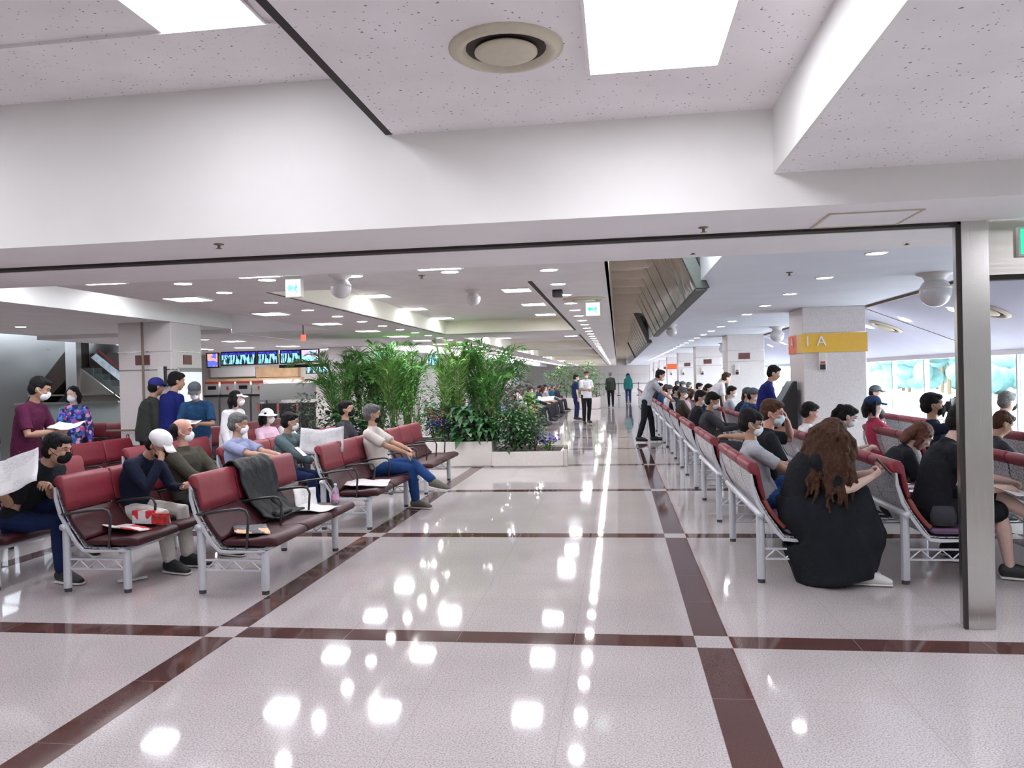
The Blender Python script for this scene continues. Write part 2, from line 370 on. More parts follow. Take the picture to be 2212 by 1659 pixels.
# ================================================================ luminaires
E_pan = emit('panel_diffuser', (0.93, 0.93, 1.0), 42.0)
E_big = emit('big_panel_diffuser', (0.93, 0.93, 1.0), 12.5)
E_dn = emit('downlight_lens', (1.0, 0.96, 0.98), 70.0)
M_rim = mat('lamp_rim', (0.86, 0.84, 0.83), 0.4)
def panel(x, y, z, w, l, label, group, m=None, rim=None):
    t = thing('ceiling_light', label, 'ceiling light', (x, y, z), 0, group)
    MB().box(-w/2, w/2, -l/2, l/2, -0.006, -0.002).build('diffuser', m or E_pan, t)
    f = MB(); a = 0.014
    f.box(-w/2-a, -w/2, -l/2-a, l/2+a, -0.014, 0).box(w/2, w/2+a, -l/2-a, l/2+a, -0.014, 0).box(-w/2, w/2, -l/2-a, -l/2, -0.014, 0).box(-w/2, w/2, l/2, l/2+a, -0.014, 0)
    f.build('frame', rim or M_rim, t)
    return t
panel(0.19, 3.06, 2.94, 0.56, 0.95, 'large square recessed light panel right of the round air vent', 'big near panels', E_big)
panel(-1.90, 3.06, 3.30, 0.52, 0.95, 'large recessed light panel at the top left corner', 'big near panels', E_big)
panel(-0.9, 0.6, 2.94, 0.56, 0.95, 'large recessed light panel behind the camera on the left', 'big near panels', E_big)
panel(0.19, 0.2, 2.94, 0.56, 0.95, 'large recessed light panel behind the camera', 'big near panels', E_big)
panel(-3.9, 0.9, 3.30, 0.52, 0.95, 'added large fill panel out of view far to the left', 'big near panels', E_big)  # added out of view to spread light over the left bay
for x, y, z in ((-4.4, 3.06, 3.30), (-6.9, 3.06, 3.30), (-6.4, 0.4, 3.30), (-3.9, -2.4, 3.30), (-1.9, -2.4, 3.30), (0.19, -2.4, 2.94), (2.3, 0.6, 2.60), (3.6, 2.4, 2.60), (2.3, -2.2, 2.60)):
    panel(x, y, z, 0.52, 0.95, 'added fill panel outside the picture above or behind the viewpoint', 'big near panels', E_big)  # unseen panels added to even out the light on the beam
P0 = panel(-1.33, 5.66, ZS, 0.33, 0.33, 'thin bright ceiling panel just past the beam, near the centre', 'panels in the ceiling')
for x, y, lb in ((-2.78, 5.64, 'thin bright ceiling panel just past the beam, left of the globe camera'), (-4.1, 5.64, 'thin bright ceiling panel just past the beam, at the far left')):
    dup(P0, (x, y, ZS), label=lb)
ordn = ['nearest', 'second', 'third', 'fourth', 'fifth', 'sixth', 'seventh', 'eighth', 'ninth', 'tenth', 'eleventh', 'twelfth', 'thirteenth', 'fourteenth', 'fifteenth', 'sixteenth', 'seventeenth', 'eighteenth', 'nineteenth', 'twentieth']
def far_lb(i, row): return ('%s light %s' % (ordn[i], row)) if i < 20 else 'small light far down '+row
for i in range(30):
    dup(P0, (-4.15, 7.08+1.83*i, ZS), label=far_lb(i, 'panel of the row along the left cove recess'), group='panels along the left cove')
k = 0
for ci, (a, b) in enumerate(cof):
    for yy in (9.55, 11.5, 13.45):
        y = yy if ci == 0 else a+(yy-6.86)-1.6
        if y > b-.3: continue
        for x, sd in ((-3.05, 'left'), (-1.22, 'right')):
            d = dup(P0, (x, y, 2.66), label=('%s light panel on the %s side of the %s coffer' % (['nearest', 'middle', 'far'][[9.55, 11.5, 13.45].index(yy)], sd, ordn[ci])), group='panels in the recessed coffers')
D0 = thing('downlight', 'nearest round downlight of the right aisle ceiling row', 'downlight', (1.915, 6.04, ZS), 0, 'downlights of the right aisle')
MB().lathe([(0.0, -0.006), (0.068, -0.006)], n=18).build('lens', E_dn, D0)
MB().lathe([(0.068, -0.003), (0.069, -0.008), (0.082, -0.004), (0.083, 0.0)], n=18).build('rim', M_rim, D0, smooth=True)
for i in range(1, 30): dup(D0, (1.915, 6.04+1.45*i, ZS), label=far_lb(i, 'of the round downlight row over the right aisle'))
for i in range(58): dup(D0, (-0.525, 6.16+0.96*i, ZS), label=far_lb(i, 'of the close-set round downlight row right of the coffer'), group='downlights right of the coffer')
for i in range(20): dup(D0, (-3.58, 6.72+0.97*i, ZS), label=far_lb(i, 'of the round downlight row left of the coffer'), group='downlights left of the coffer')
for x, lb in ((-1.3, 'right of the globe camera, first'), (-2.09, 'just right of the globe camera'), (-2.83, 'over the hanging exit sign'), (-3.57, 'leftmost past the beam')): dup(D0, (x, 6.02, ZS), label='round downlight in the cross row, '+lb, group='downlights in the cross row')
SL = math.atan(0.69/1.65)
for i in range(12):
    d = dup(D0, (3.87, 9.55+1.55*i, 2.43-0.5*0.418-0.004), label=far_lb(i, 'of the tilted downlight row on the sloping ceiling'), group='downlights on the sloping ceiling'); d.rotation_euler = (0, SL, 0)
for i in range(8): dup(D0, (-7.6-1.0*(i % 3), 13.5+2.3*(i//3)+0.3*i, ZS), label=far_lb(i, 'of the downlights over the left counters'), group='downlights over the left counters')
for i in range(6): dup(P0, (-7.4-1.1*(i % 3), 14.2+2.6*(i//3), ZS), label=far_lb(i, 'panel over the left counters'), group='panels over the left counters')
for i in range(4): dup(P0, (-10.6+1.2*i, 20.2, ZS), label=far_lb(i, 'panel added to brighten the shopfront fascia'), group='added fill panels by the shopfront')  # added to brighten the dark shopfront
for i in range(28): dup(P0, (-5.9, 19.4+1.6*i, 2.96), label=far_lb(i, 'panel in the far cove recess, washing the white bulkhead'), group='panels in the far cove')
for y in (6.6, 8.6): dup(P0, (-8.1, y, 2.49), label='added fill panel over the left side, outside the picture', group='added fill panels over the left side')  # unseen, added to light the front of the left pillar
for i, (x, y) in enumerate(((-8.6, 7.6), (-8.6, 10.2), (-10.8, 8.9))): dup(D0, (x, y, 2.49), label=far_lb(i, 'round downlight of the left side ceiling, one real and two added'), group='downlights over the left side')  # middle one is real; the others are added to brighten the left side
for y, lb in ((7.1, 'light panel in the near cove recess, washing the bulkhead near its left end'), (8.9, 'light panel in the near cove recess, washing the bulkhead near the pillar')): dup(P0, (-5.75, y, 2.86), label=lb, group='panels in the near cove')
# ================================================================ beam seats
# local frame: +X is the way one faces, Y runs along the bench, origin on the floor at the near rear leg
M_red = mat('red_vinyl', (0.20, 0.017, 0.030), 0.5, noise_amt=0.08, noise_scale=18, bump=0.12, bscale=240)
M_maroon = mat('maroon_vinyl', (0.045, 0.008, 0.012), 0.45, spec=.35, noise_amt=0.1, noise_scale=14, bump=0.12, bscale=240)
M_legm = mat('silver_grey_enamel', (0.60, 0.615, 0.66), 0.38, metal=0.35)
M_foot = mat('black_rubber_foot', (0.05, 0.05, 0.055), 0.7)
M_arm = mat('black_steel_armrest', (0.055, 0.055, 0.06), 0.3, metal=0.6)
M_violet = mat('dark_violet_vinyl', (0.12, 0.06, 0.13), 0.4, noise_amt=0.08)
def perf_mat():
    m, N, L, b = new_mat('perforated_steel')
    tc = N.new('ShaderNodeTexCoord'); mp = N.new('ShaderNodeMapping'); mp.inputs['Scale'].default_value = (50, 62, 62); L.new(tc.outputs['Object'], mp.inputs[0])
    v = N.new('ShaderNodeTexVoronoi'); v.inputs['Scale'].default_value = 1.0; v.inputs['Randomness'].default_value = 0.8; L.new(mp.outputs[0], v.inputs['Vector'])
    h = mth(N, L, 'LESS_THAN', v.outputs['Distance'], 0.40)
    mx = N.new('ShaderNodeMix'); mx.data_type = 'RGBA'; L.new(h, mx.inputs[0]); mx.inputs[6].default_value = (0.58, 0.58, 0.60, 1); mx.inputs[7].default_value = (0.16, 0.16, 0.17, 1)
    L.new(mx.outputs[2], b.inputs['Base Color']); b.inputs['Roughness'].default_value = 0.35
    ml = mth(N, L, 'SUBTRACT', 0.55, h); L.new(mth(N, L, 'MAXIMUM', ml, 0.0), b.inputs['Metallic'])
    return m
M_perf = perf_mat()
SW = 0.575           # seat width
LEGY = (0.03, 1.46)
def pad(poly, y0, y1, seg=3, r=0.018):
    """cushion from a side profile (x, z) with softened ends"""
    cx = sum(p[0] for p in poly)/len(poly); cz = sum(p[1] for p in poly)/len(poly); n = len(poly)
    vs = []; fs = []
    st = [(y0, 0.86), (y0+r*.3, 0.95), (y0+r, 1.0), (y1-r, 1.0), (y1-r*.3, 0.95), (y1, 0.86)]
    for y, k in st:
        for p in poly: vs.append((cx+(p[0]-cx)*k if k < 1 else p[0], y, cz+(p[1]-cz)*k if k < 1 else p[1]))
    for i in range(len(st)-1):
        for j in range(n):
            j2 = (j+1) % n; fs.append((i*n+j, i*n+j2, (i+1)*n+j2, (i+1)*n+j))
    fs.append(tuple(range(n-1, -1, -1))); o = (len(st)-1)*n; fs.append(tuple(range(o, o+n)))
    return vs, fs
def thick(line, t, side=1):
    """offset a polyline into a rounded strip profile"""
    a = []; b = []
    for i, p in enumerate(line):
        q0 = line[max(i-1, 0)]; q1 = line[min(i+1, len(line)-1)]
        dx, dz = q1[0]-q0[0], q1[1]-q0[1]; l = math.hypot(dx, dz); nx, nz = -dz/l*side, dx/l*side
        k = 0.55 if i in (0, len(line)-1) else 1.0
        a.append((p[0], p[1])); b.append((p[0]+nx*t*k, p[1]+nz*t*k))
    return a+b[::-1]
def make_bench(cols, label, loc=(0, 0, 0), group=None, nseat=3, seatcol=None, arms=True):
    up, lo = cols
    t = thing('waiting_bench', label, 'bench', loc, 0, group)
    for k in range(nseat):
        y0, y1 = k*SW+.008, (k+1)*SW-.008
        # back: upper cushion wraps over the shell top
        bu = MB(); bu.add(*pad([(-.055, .80), (-.085, .845), (-.085, .875), (-.06, .895), (-.02, .89), (.0, .86), (.012, .78), (.028, .70), (.042, .628), (.02, .622), (-.01, .70), (-.028, .80)], y0, y1))
        bu.build('back_cushion', up, t, smooth=True, fix=True)
        bl = MB(); bl.add(*pad([(.018, .615), (.045, .618), (.075, .56), (.115, .495), (.165, .435), (.185, .42), (.17, .395), (.13, .43), (.08, .495), (.04, .555)], y0, y1))
        bl.build('lumbar_cushion', lo, t, smooth=True, fix=True)
        se = MB(); se.add(*pad([(.165, .385), (.19, .405), (.26, .410), (.38, .408), (.48, .420), (.55, .426), (.60, .412), (.618, .385), (.60, .358), (.54, .355), (.40, .362), (.20, .362)], y0, y1))
        se.build('seat_cushion', seatcol or lo, t, smooth=True, fix=True)
        sh = MB(); line = [(-.055, .82), (-.035, .72), (.0, .615), (.06, .505), (.13, .405), (.165, .352), (.24, .345), (.50, .345)]
        sh.prism(thick(line, 0.008, -1), 1, y0+.004, y1-.004)
        sh.build('shell', M_perf, t)
    L = nseat*SW
    for y in (-0.012, L-.008):      # end straps that follow the seat profile
        fr = MB(); fr.prism(thick([(-.055, .81), (-.045, .72), (-.012, .60), (.05, .49), (.12, .385), (.165, .338), (.24, .332), (.52, .332)], 0.024, -1), 1, y, y+.02)
        fr.build('end_frame', M_legm, t, bevel=0.003)
    bm_ = MB().tube([(0.0, -.02, .505), (0.0, L+.02, .505)], 0.026, n=10, dome=False).tube([(.47, 0.0, .318), (.47, L, .318)], 0.02, n=10, dome=False)
    bm_.build('beam', M_legm, t, smooth=True)
    for y in LEGY if nseat == 3 else (0.03, nseat*SW-.26):
        for x, zt in ((0.0, .515), (0.50, .325)):
            lg = MB(); a = 0.031
            pts = [(x+a*math.cos(q), y+a*.9*math.sin(q)) for q in [2*math.pi*j/14 for j in range(14)]]
            lg.prism(pts, 2, 0.028, zt); o = lg.build('leg', M_legm, t, bevel=0.004)
            MB().prism([(x+(p[0]-x)*.86, y+(p[1]-y)*.86) for p in pts], 2, 0.0, 0.03).build('foot', M_foot, o)
        tr = MB().box(0.0, .50, y-.008, y+.008, .245, .258).box(0.0, .50, y-.008, y+.008, .170, .183)
        for k in range(6):
            xa = .035+k*.0717; xb = xa+.0717; za, zb = (.183, .247) if k % 2 == 0 else (.247, .183)
            tr.tube([(xa, y, za), (xb, y, zb)], 0.005, n=6, dome=False)
        tr.build('truss', M_legm, t)
    if arms:
        for k in range(nseat+1):
            y = k*SW+(-.002 if k == 0 else 0) if k < nseat else L
            if k == nseat: y = L
            p = [(-.03, y, .600), (.03, y, .602), (.20, y, .628), (.33, y, .640), (.375, y, .628), (.395, y, .585), (.385, y, .47), (.375, y, .35)]
            a = MB().tube(p, 0.0105, n=8); o = a.build('armrest', M_arm, t, smooth=True)
    return t
BX = (-3.13, -4.24, -5.35, -6.46)
BP_L = [5.40, 7.83, 10.26, 12.69]
cols = (M_red, M_maroon)
b0 = make_bench(cols, 'red vinyl three-seat waiting bench with a black jacket on its middle seat, left foreground', (BX[0], BP_L[0], 0), 'red benches left of the aisle')
rn = ['nearest the aisle', 'second from the aisle', 'third from the aisle', 'fourth from the aisle']
cn = ['foreground', 'second', 'third', 'fourth, beside the planter']
bench_lbl = {(1, 0): 'red waiting bench in the left foreground holding magazines and the white-capped person',
             (0, 1): 'red waiting bench where the man in the white knit shirt and jeans sits',
             (0, 2): 'empty dull-red waiting bench right in front of the plant boxes',
             (2, 0): 'dark red waiting bench at the left edge under the man with the newspaper'}
for c in range(4):
    for r in range(4):
        if (c, r) == (0, 0) or (r == 3 and c < 3): continue
        lb = bench_lbl.get((c, r), 'red waiting bench, %s file of the left block, %s row back' % (ordn[c], ordn[r]))
        dup(b0, (BX[c], BP_L[r], 0), label=lb)
wall_b = dup(b0, (-10.3, 13.6, 0), R(-90), 'maroon bench by the escalator where the man in the dark cap sits')
RXS = (1.02, 2.03, 3.04, 4.05)
RY = [5.885+2.38*i for i in range(14)]
def hits_pillar(c, r):
    return c in (1, 2) and any(RY[r] < 10.95+7.28*i+.82 and RY[r]+1.74 > 10.95+7.28*i for i in range(8))
br = make_bench((M_red, mat('orange_red_vinyl', (0.24, 0.05, 0.035), 0.4, noise_amt=0.08)), 'grey perforated-back bench with red top pads, nearest on the right, under the long-haired woman', (RXS[0], RY[0], 0), 'perforated-back benches right of the aisle', seatcol=M_violet, arms=False)
for c in range(4):
    for r in range(14 if c < 2 else 7):
        if (c, r) == (0, 0) or hits_pillar(c, r): continue
        lb = {(1, 0): 'perforated-back bench with brown-red pads under the man in black beside the steel post', (2, 0): 'dark-backed bench with red top edge at the right edge of the picture', (0, 1): 'perforated-back bench with red pads, second along the aisle on the right'}.get((c, r), 'perforated-back bench, %s file of the right block, %s row back' % (ordn[c], ordn[r]))
        dup(br, (RXS[c], RY[r], 0), label=lb)
# benches of the next block beyond the planter, left of the aisle
for i in range(8):
    for c in range(2):
        dup(b0, (-3.15-1.11*c, 17.2+2.43*i, 0), label='far red bench beyond the plant boxes, %s row, %s file' % (ordn[i], ordn[c]), group='red benches beyond the plant boxes')
# ================================================================ people
# local frame of a person: +X is where they face, +Y their left, Z up
def skin_mat(name, col):
    m = mat(name, col, 0.5, noise_amt=0.06, noise_scale=25, spec=0.35, bump=0.05, bscale=200)
    m.node_tree.nodes['Principled BSDF'].inputs['Subsurface Weight'].default_value = 0.0
    return m
SKIN = {'a': skin_mat('skin_light', (0.52, 0.33, 0.25)), 'b': skin_mat('skin_tan', (0.42, 0.245, 0.17)), 'c': skin_mat('skin_ruddy', (0.50, 0.26, 0.20)), 'd': skin_mat('skin_pale', (0.62, 0.43, 0.36))}
def cloth(name, col, kind='plain', bs=26, b=0.5, rough=0.85):
    return mat(name, col, rough, noise_amt=0.10, noise_scale=9, spec=0.15, bump=b, bscale=bs)
def hairm(name, col): return mat(name, col, 0.5, noise_amt=0.35, noise_scale=60, spec=0.12, bump=0.6, bscale=110)
H_black = hairm('black_hair', (0.012, 0.011, 0.012)); H_brown = hairm('brown_hair', (0.07, 0.032, 0.02)); H_grey = hairm('grey_hair', (0.12, 0.12, 0.12)); H_silver = hairm('silver_hair', (0.30, 0.29, 0.28))
M_mask = cloth('white_face_mask_cloth', (0.82, 0.83, 0.86), b=0.15); M_maskb = cloth('black_face_mask_cloth', (0.012, 0.012, 0.014), b=0.15); M_masku = cloth('pale_blue_mask_cloth', (0.55, 0.68, 0.75), b=0.15)
M_eye = mat('dark_eye', (0.02, 0.015, 0.012), 0.2); M_sole = mat('white_rubber_sole', (0.7, 0.69, 0.66), 0.6); M_shoe = mat('black_shoe', (0.02, 0.02, 0.022), 0.55)
M_shoeg = mat('olive_grey_shoe', (0.12, 0.11, 0.09), 0.7)
PENDING = []
def soft(mb, name, m, parent, vox, smooth=2, wrinkle=0.0, seed=0, ws=9.0):
    me = mb.mesh(name)
    b = bmesh.new(); b.from_mesh(me); bmesh.ops.recalc_face_normals(b, faces=b.faces); b.to_mesh(me); b.free()
    me.materials.append(m)
    o = bpy.data.objects.new(name, me); C.objects.link(o); o.parent = parent
    r = o.modifiers.new('r', 'REMESH'); r.mode = 'VOXEL'; r.voxel_size = vox; r.use_smooth_shade = True
    if smooth:
        q = o.modifiers.new('s', 'SMOOTH'); q.iterations = smooth; q.factor = 0.5
    PENDING.append((o, wrinkle, seed, ws))
    return o
def bake_pending():
    dg = bpy.context.evaluated_depsgraph_get()
    out = [(o, bpy.data.meshes.new_from_object(o.evaluated_get(dg)), w_, sd, ws) for o, w_, sd, ws in PENDING]
    for o, me, w_, sd, ws in out:
        o.modifiers.clear(); o.data = me
        if w_:
            me.update(); nv = [v.normal.copy() for v in me.vertices]
            for v, nn in zip(me.vertices, nv):
                p = v.co; q = Vector((p.x*ws+sd, p.y*ws, p.z*ws*0.6+p.x*3))
                d = noise.noise(q)+0.5*noise.noise(q*2.3)
                v.co = p+nn*(w_*d)
        me.polygons.foreach_set('use_smooth', [True]*len(me.polygons)); me.update()
    PENDING.clear()
def ik(a, t, l1, l2, pole):
    a = Vector(a); t = Vector(t); d = t-a; L = min(max(d.length, abs(l1-l2)+.01), l1+l2-0.004)
    u = d.normalized(); t2 = a+u*L
    c = (l1*l1+L*L-l2*l2)/(2*l1*L); c = max(-1, min(1, c)); h = l1*math.sqrt(1-c*c)
    p = Vector(pole); p = p-u*p.dot(u)
    if p.length < 1e-5: p = Vector((0, 0, 1))-u*u.z
    p.normalize(); return a+u*(l1*c)+p*h, t2
def rotm(yaw, pitch, roll=0):
    return Matrix.Rotation(R(yaw), 3, 'Z') @ Matrix.Rotation(R(pitch), 3, 'Y') @ Matrix.Rotation(R(roll), 3, 'X')
def lerp(a, b, t): return Vector(a)*(1-t)+Vector(b)*t
def hand(mb, wr, fwd, palm_n, side, s=1.0, curl=0.5, spread=0.10):
    """wrist, pointing direction, palm normal (towards what it faces), side +1: thumb on +cross"""
    f = Vector(fwd).normalized(); n = Vector(palm_n); n = (n-f*n.dot(f)).normalized(); th = n.cross(f)*side
    w0 = Vector(wr); kn = w0+f*0.078*s
    mb.tube([w0-f*.012*s, w0+f*.03*s, kn], [(.024*s, .018*s), (.036*s, .0155*s), (.040*s, .014*s)], n=12, up=n)
    for i, (off, ln) in enumerate(((.030, .072), (.010, .080), (-.011, .074), (-.030, .058))):
        b = kn+th*off*s-f*.008*s; a = math.radians(8+curl*(48+6*i)); d = (f+th*off*spread*30).normalized()
        p = [b]; ang = 0
        for q in (.42, .33, .25):
            ang += a*(0.75 if q == .42 else 1.0); dd = d*math.cos(ang)+n*math.sin(ang); p.append(p[-1]+dd*ln*q*s)
        mb.tube(p, [.0092*s, .0085*s, .0078*s, .0068*s], n=8)
    b = w0+f*.028*s+th*.028*s
    d1 = (f*.62+th*.62+n*.45).normalized(); d2 = (f*.85+th*.2+n*.5).normalized()
    mb.tube([b, b+d1*.034*s, b+d1*.034*s+d2*.03*s, b+d1*.034*s+d2*.052*s], [.0125*s, .0105*s, .0095*s, .0075*s], n=8)
def person(loc, face=0.0, label='', H=1.70, sit=True, lean=-8, hunch=14, head=(0, 10), skin='a', shirt=None, sleeve='short', pants=None, shoes=None,
           hair='short', hairm_=None, mask=None, cap=None, glasses=False, hands=None, feet=None, kneepole=None, elbow=None, twist=0, q=2, collar=False, bald=False,
           seat=0.415, group=None, wr=0.0045, dress=None, roll=0, width=1.0, skinleg=False, jacket=False, handdir=None, curl=0.5, mb_extra=None, headshift=(0, 0, 0)):
    """q: 3 = near, 2 = middle, 1 = far. hands: {'L': (x,y,z), 'R': ...} wrist targets"""
    s = H/1.72; W = width
    vb = {3: .0058, 2: .0095, 1: .016}[q]; vc = {3: .0085, 2: .012, 1: .018}[q]
    root = thing('person', label, 'person', (loc[0], loc[1], 0), R(face), group)
    rnd = random.Random(hash(label) % 1000 if False else int(abs(loc[0]*73+loc[1]*31))+len(label))
    sd = rnd.random()*50
    # --- skeleton
    if sit: pel = Vector((0.0, 0, seat+0.085*s))
    else: pel = Vector((0, 0, 0.93*s))
    ln = R(lean); hu = R(lean+hunch*0.6); hn = R(lean+hunch)
    up1 = Vector((math.sin(ln), 0, math.cos(ln))); up2 = Vector((math.sin(hu), 0, math.cos(hu))); up3 = Vector((math.sin(hn), 0, math.cos(hn)))
    waist = pel+up1*.16*s; chest = waist+up2*.19*s; nb = chest+up3*.155*s
    hp, hy = head[1], head[0]
    nd = Vector((math.sin(hn+R(hp)*.45), 0, math.cos(hn+R(hp)*.45)))
    Mt = Matrix.Rotation(R(twist), 3, 'Z')
    hc = nb+nd*.175*s+Vector(headshift)
    HM = rotm(hy, hp, roll)
    sdv = Mt @ Vector((0, 1, 0))
    fw3 = Mt @ Vector((math.cos(hn), 0, -math.sin(hn)))
    sh = {k: chest+up3*.098*s+sdv*(.166*s*W*e) for k, e in (('L', 1), ('R', -1))}
    hip = {k: pel+Vector((0, .088*s*W*e, 0)) for k, e in (('L', 1), ('R', -1))}
    hands = hands or {}; feet = feet or {}; kneepole = kneepole or {}; elbow = elbow or {}; handdir = handdir or {}
    arm = {}; leg = {}
    for k, e in (('L', 1), ('R', -1)):
        if k in hands: t = Vector(hands[k])
        elif sit: t = pel+Vector((.34, .10*e, .13))
        else: t = sh[k]+Vector((.04, .05*e, -.53*s))
        el, wt = ik(sh[k], t, .285*s, .25*s, elbow.get(k, (-.35, .5*e, -.8)))
        arm[k] = (sh[k], el, wt)
        if k in feet: f = Vector(feet[k])
        elif sit: f = Vector((.47, .11*e, .085))
        else: f = Vector((0, .095*e, .085))
        kn, an = ik(hip[k], f, .43*s, .415*s, kneepole.get(k, (1, .12*e, .6 if sit else 0)))
        leg[k] = (hip[k], kn, an)
    # --- skin body: one continuous surface
    b = MB()
    b.tube([pel-Vector((0, 0, .04)), pel+up1*.06*s, waist, chest, chest+up3*.10*s, nb], [(.145*s*W, .095*s), (.15*s*W, .105*s), (.125*s*W, .09*s), (.148*s*W, .10*s), (.125*s*W, .078*s), (.055*s, .050*s)], n=16, up=(1, 0, 0) if abs(lean) < 50 else (0, 0, 1))
    b.tube([nb-nd*.03, nb+nd*.06*s, hc-nd*.03*s], [.056*s, .052*s, .052*s], n=12)
    hs = s*1.0
    def hp_(x, y, z): return hc+HM @ Vector((x*hs, y*hs, z*hs))
    b.ell(hp_(-.008, 0, .035), (.098*hs, .076*hs, .094*hs), HM, 18, 12)
    b.ell(hp_(.018, 0, -.03), (.070*hs, .064*hs, .078*hs), HM, 16, 10)
    b.ell(hp_(.052, 0, -.088), (.030*hs, .030*hs, .024*hs), HM)           # chin
    b.tube([hp_(.082, 0, .028), hp_(.094, 0, 0.0), hp_(.106, 0, -.022), hp_(.094, 0, -.034)], [.010*hs, .012*hs, .014*hs, .013*hs], n=8)   # nose
    b.tube([hp_(.072, -.05, .04), hp_(.089, -.025, .044), hp_(.089, .025, .044), hp_(.072, .05, .04)], .0055*hs, n=8)                       # brow
    b.ell(hp_(.062, .034, -.012), (.026*hs, .022*hs, .020*hs), HM); b.ell(hp_(.062, -.034, -.012), (.026*hs, .022*hs, .020*hs), HM)
    if q > 1:
        b.tube([hp_(.080, -.024, -.058), hp_(.090, 0, -.055), hp_(.080, .024, -.058)], .0065*hs, n=7); b.tube([hp_(.078, -.018, -.070), hp_(.087, 0, -.069), hp_(.078, .018, -.070)], .0065*hs, n=7)
    for e in (1, -1): b.ell(hp_(-.008, .077*e, -.005), (.018*hs, .009*hs, .031*hs), HM @ Matrix.Rotation(R(-12*e), 3, 'Z'))
    for k, e in (('L', 1), ('R', -1)):
        S_, E_, W_ = arm[k]
        b.tube([S_, lerp(S_, E_, .45), E_, lerp(E_, W_, .3), W_], [.050*s, .044*s, .037*s, .040*s, .024*s], n=12)
        fd = Vector(handdir[k][0]) if k in handdir else (W_-E_)+Vector((0, -.08*e, -.03))
        pn = Vector(handdir[k][1]) if k in handdir else (Vector((0, -.5*e, -1)) if sit else Vector((0, -e, 0)))
        if q > 1: hand(b, W_, fd, pn, -e, s, curl)
        else: b.tube([W_, W_+fd.normalized()*.09, W_+fd.normalized()*.15], [.026, .03, .018], n=8)
        Hh, K_, A_ = leg[k]
        b.tube([Hh, lerp(Hh, K_, .5), K_, lerp(K_, A_, .3), lerp(K_, A_, .7), A_], [.080*s, .070*s, .053*s, .056*s, .040*s, .034*s], n=12)
        if k+'t' in feet: td = Vector(feet[k+'t']).normalized()
        else: td = Vector((1, .15*e, 0)).normalized()
        dq = Vector((0, 0, -1)) if abs(td.z) < .3 else Vector((td.x*.5, td.y*.5, -1)).normalized(); dq = (dq-td*dq.dot(td)).normalized()
        b.tube([A_-td*.01, A_+td*.09+dq*.036, A_+td*.15+dq*.045], [.032*s, .028*s, .022*s], n=8)
        leg[k] = (Hh, K_, A_, td)
    soft(b, 'body', SKIN[skin], root, vb, 2)
    # --- eyes
    if q == 3:
        for e in (1, -1): MB().ell(hp_(.084, .031*e, .020), (.005, .012, .0045), HM, 10, 6).build('eye', M_eye, root, smooth=True); MB().tube([hp_(.083, .014*e, .042), hp_(.088, .030*e, .047), hp_(.076, .048*e, .042)], [.0035, .004, .003], n=6).build('eyebrow', hairm_ or H_black, root, smooth=True)
    # --- hair
    hm = hairm_ or H_black
    if hair != 'none':
        h = MB()
        if bald: 
            h.ell(hp_(-.050, 0, .018), (.074*hs, .084*hs, .078*hs), HM, 18, 12)
            h.tube([hp_(-.06, .06, -.03), hp_(-.09, 0, -.045), hp_(-.06, -.06, -.03)], .022*hs, n=8)
        else:
            cs = .93 if cap is not None and cap[1] != 'visor' else 1.0; h.ell(hp_(-.022, 0, .050*cs), (.103*hs*cs, .085*hs*cs, .092*hs*cs*cs), HM, 18, 12)
            h.ell(hp_(-.045, 0, -.005), (.075*hs, .080*hs, .080*hs), HM, 16, 10)
            if hair in ('short', 'ponytail') and cs == 1: h.ell(hp_(.035, 0, .094), (.058*hs, .066*hs, .036*hs), HM)
            if hair == 'fringe': h.ell(hp_(.050, 0, .080), (.052*hs, .070*hs, .042*hs), HM); h.ell(hp_(-.03, 0, .09), (.09*hs, .08*hs, .06*hs), HM)
            for i in range(26 if q > 1 and cs == 1 else 0):
                a = rnd.uniform(0, 6.28); z = rnd.uniform(.06, .115); r_ = .085*math.sqrt(max(0.02, 1-((z-.04)/.092)**2))
                h.ell(hp_(-.022+math.cos(a)*r_, math.sin(a)*r_*.85, z), (.02, .02, .014), HM, 8, 6)
        if hair == 'bob':
            for e in (1, -1): h.tube([hp_(.0, .078*e, .06), hp_(-.01, .09*e, -.02), hp_(-.005, .08*e, -.10)], [(.03, .02), (.042, .024), (.03, .02)], n=10)
            h.tube([hp_(-.08, 0, .04), hp_(-.10, 0, -.04), hp_(-.09, 0, -.12)], [(.06, .04), (.085, .04), (.07, .03)], n=12, up=HM @ Vector((1, 0, 0)))
        if hair == 'ponytail':
            h.ell(hp_(-.115, 0, .07), (.04, .038, .04), HM); h.tube([hp_(-.12, 0, .06), hp_(-.15, 0, .0), hp_(-.14, 0, -.10), hp_(-.12, 0, -.17)], [.025, .033, .026, .01], n=9)
        if hair == 'long':
            h.ell(hc+Vector((-.10, 0, -.10)), (.085, .125, .15)); h.ell(hc+Vector((-.13, 0, -.22)), (.09, .16, .18)); h.ell(hc+Vector((-.05, -.10, -.19)), (.135, .15, .15)); h.ell(hc+Vector((-.03, -.10, -.30)), (.11, .12, .13))
            for i in range(74):
                a = R(50+260*i/73.0); z0 = rnd.uniform(-.03, .09); rr = .088
                p0 = hp_(-.02+math.cos(a)*rr*.9, math.sin(a)*rr*.95, z0); p = [p0]
                ln_ = rnd.uniform(.34, .54)
                for j in range(1, 8):
                    t = j/7.0; out = Vector((math.cos(a)*(.07+.06*t)-.06*t, math.sin(a)*(.07+.10*t), -ln_*t))
                    out += Vector((math.sin(j*2.1+i)*.014, math.cos(j*1.7+i*2)*.014, 0)); p.append(p0+out)
                h.tube(p, [.020, .025, .025, .024, .022, .019, .015, .008], n=7)
        hv = {3: .0065, 2: .009, 1: .014}[q]
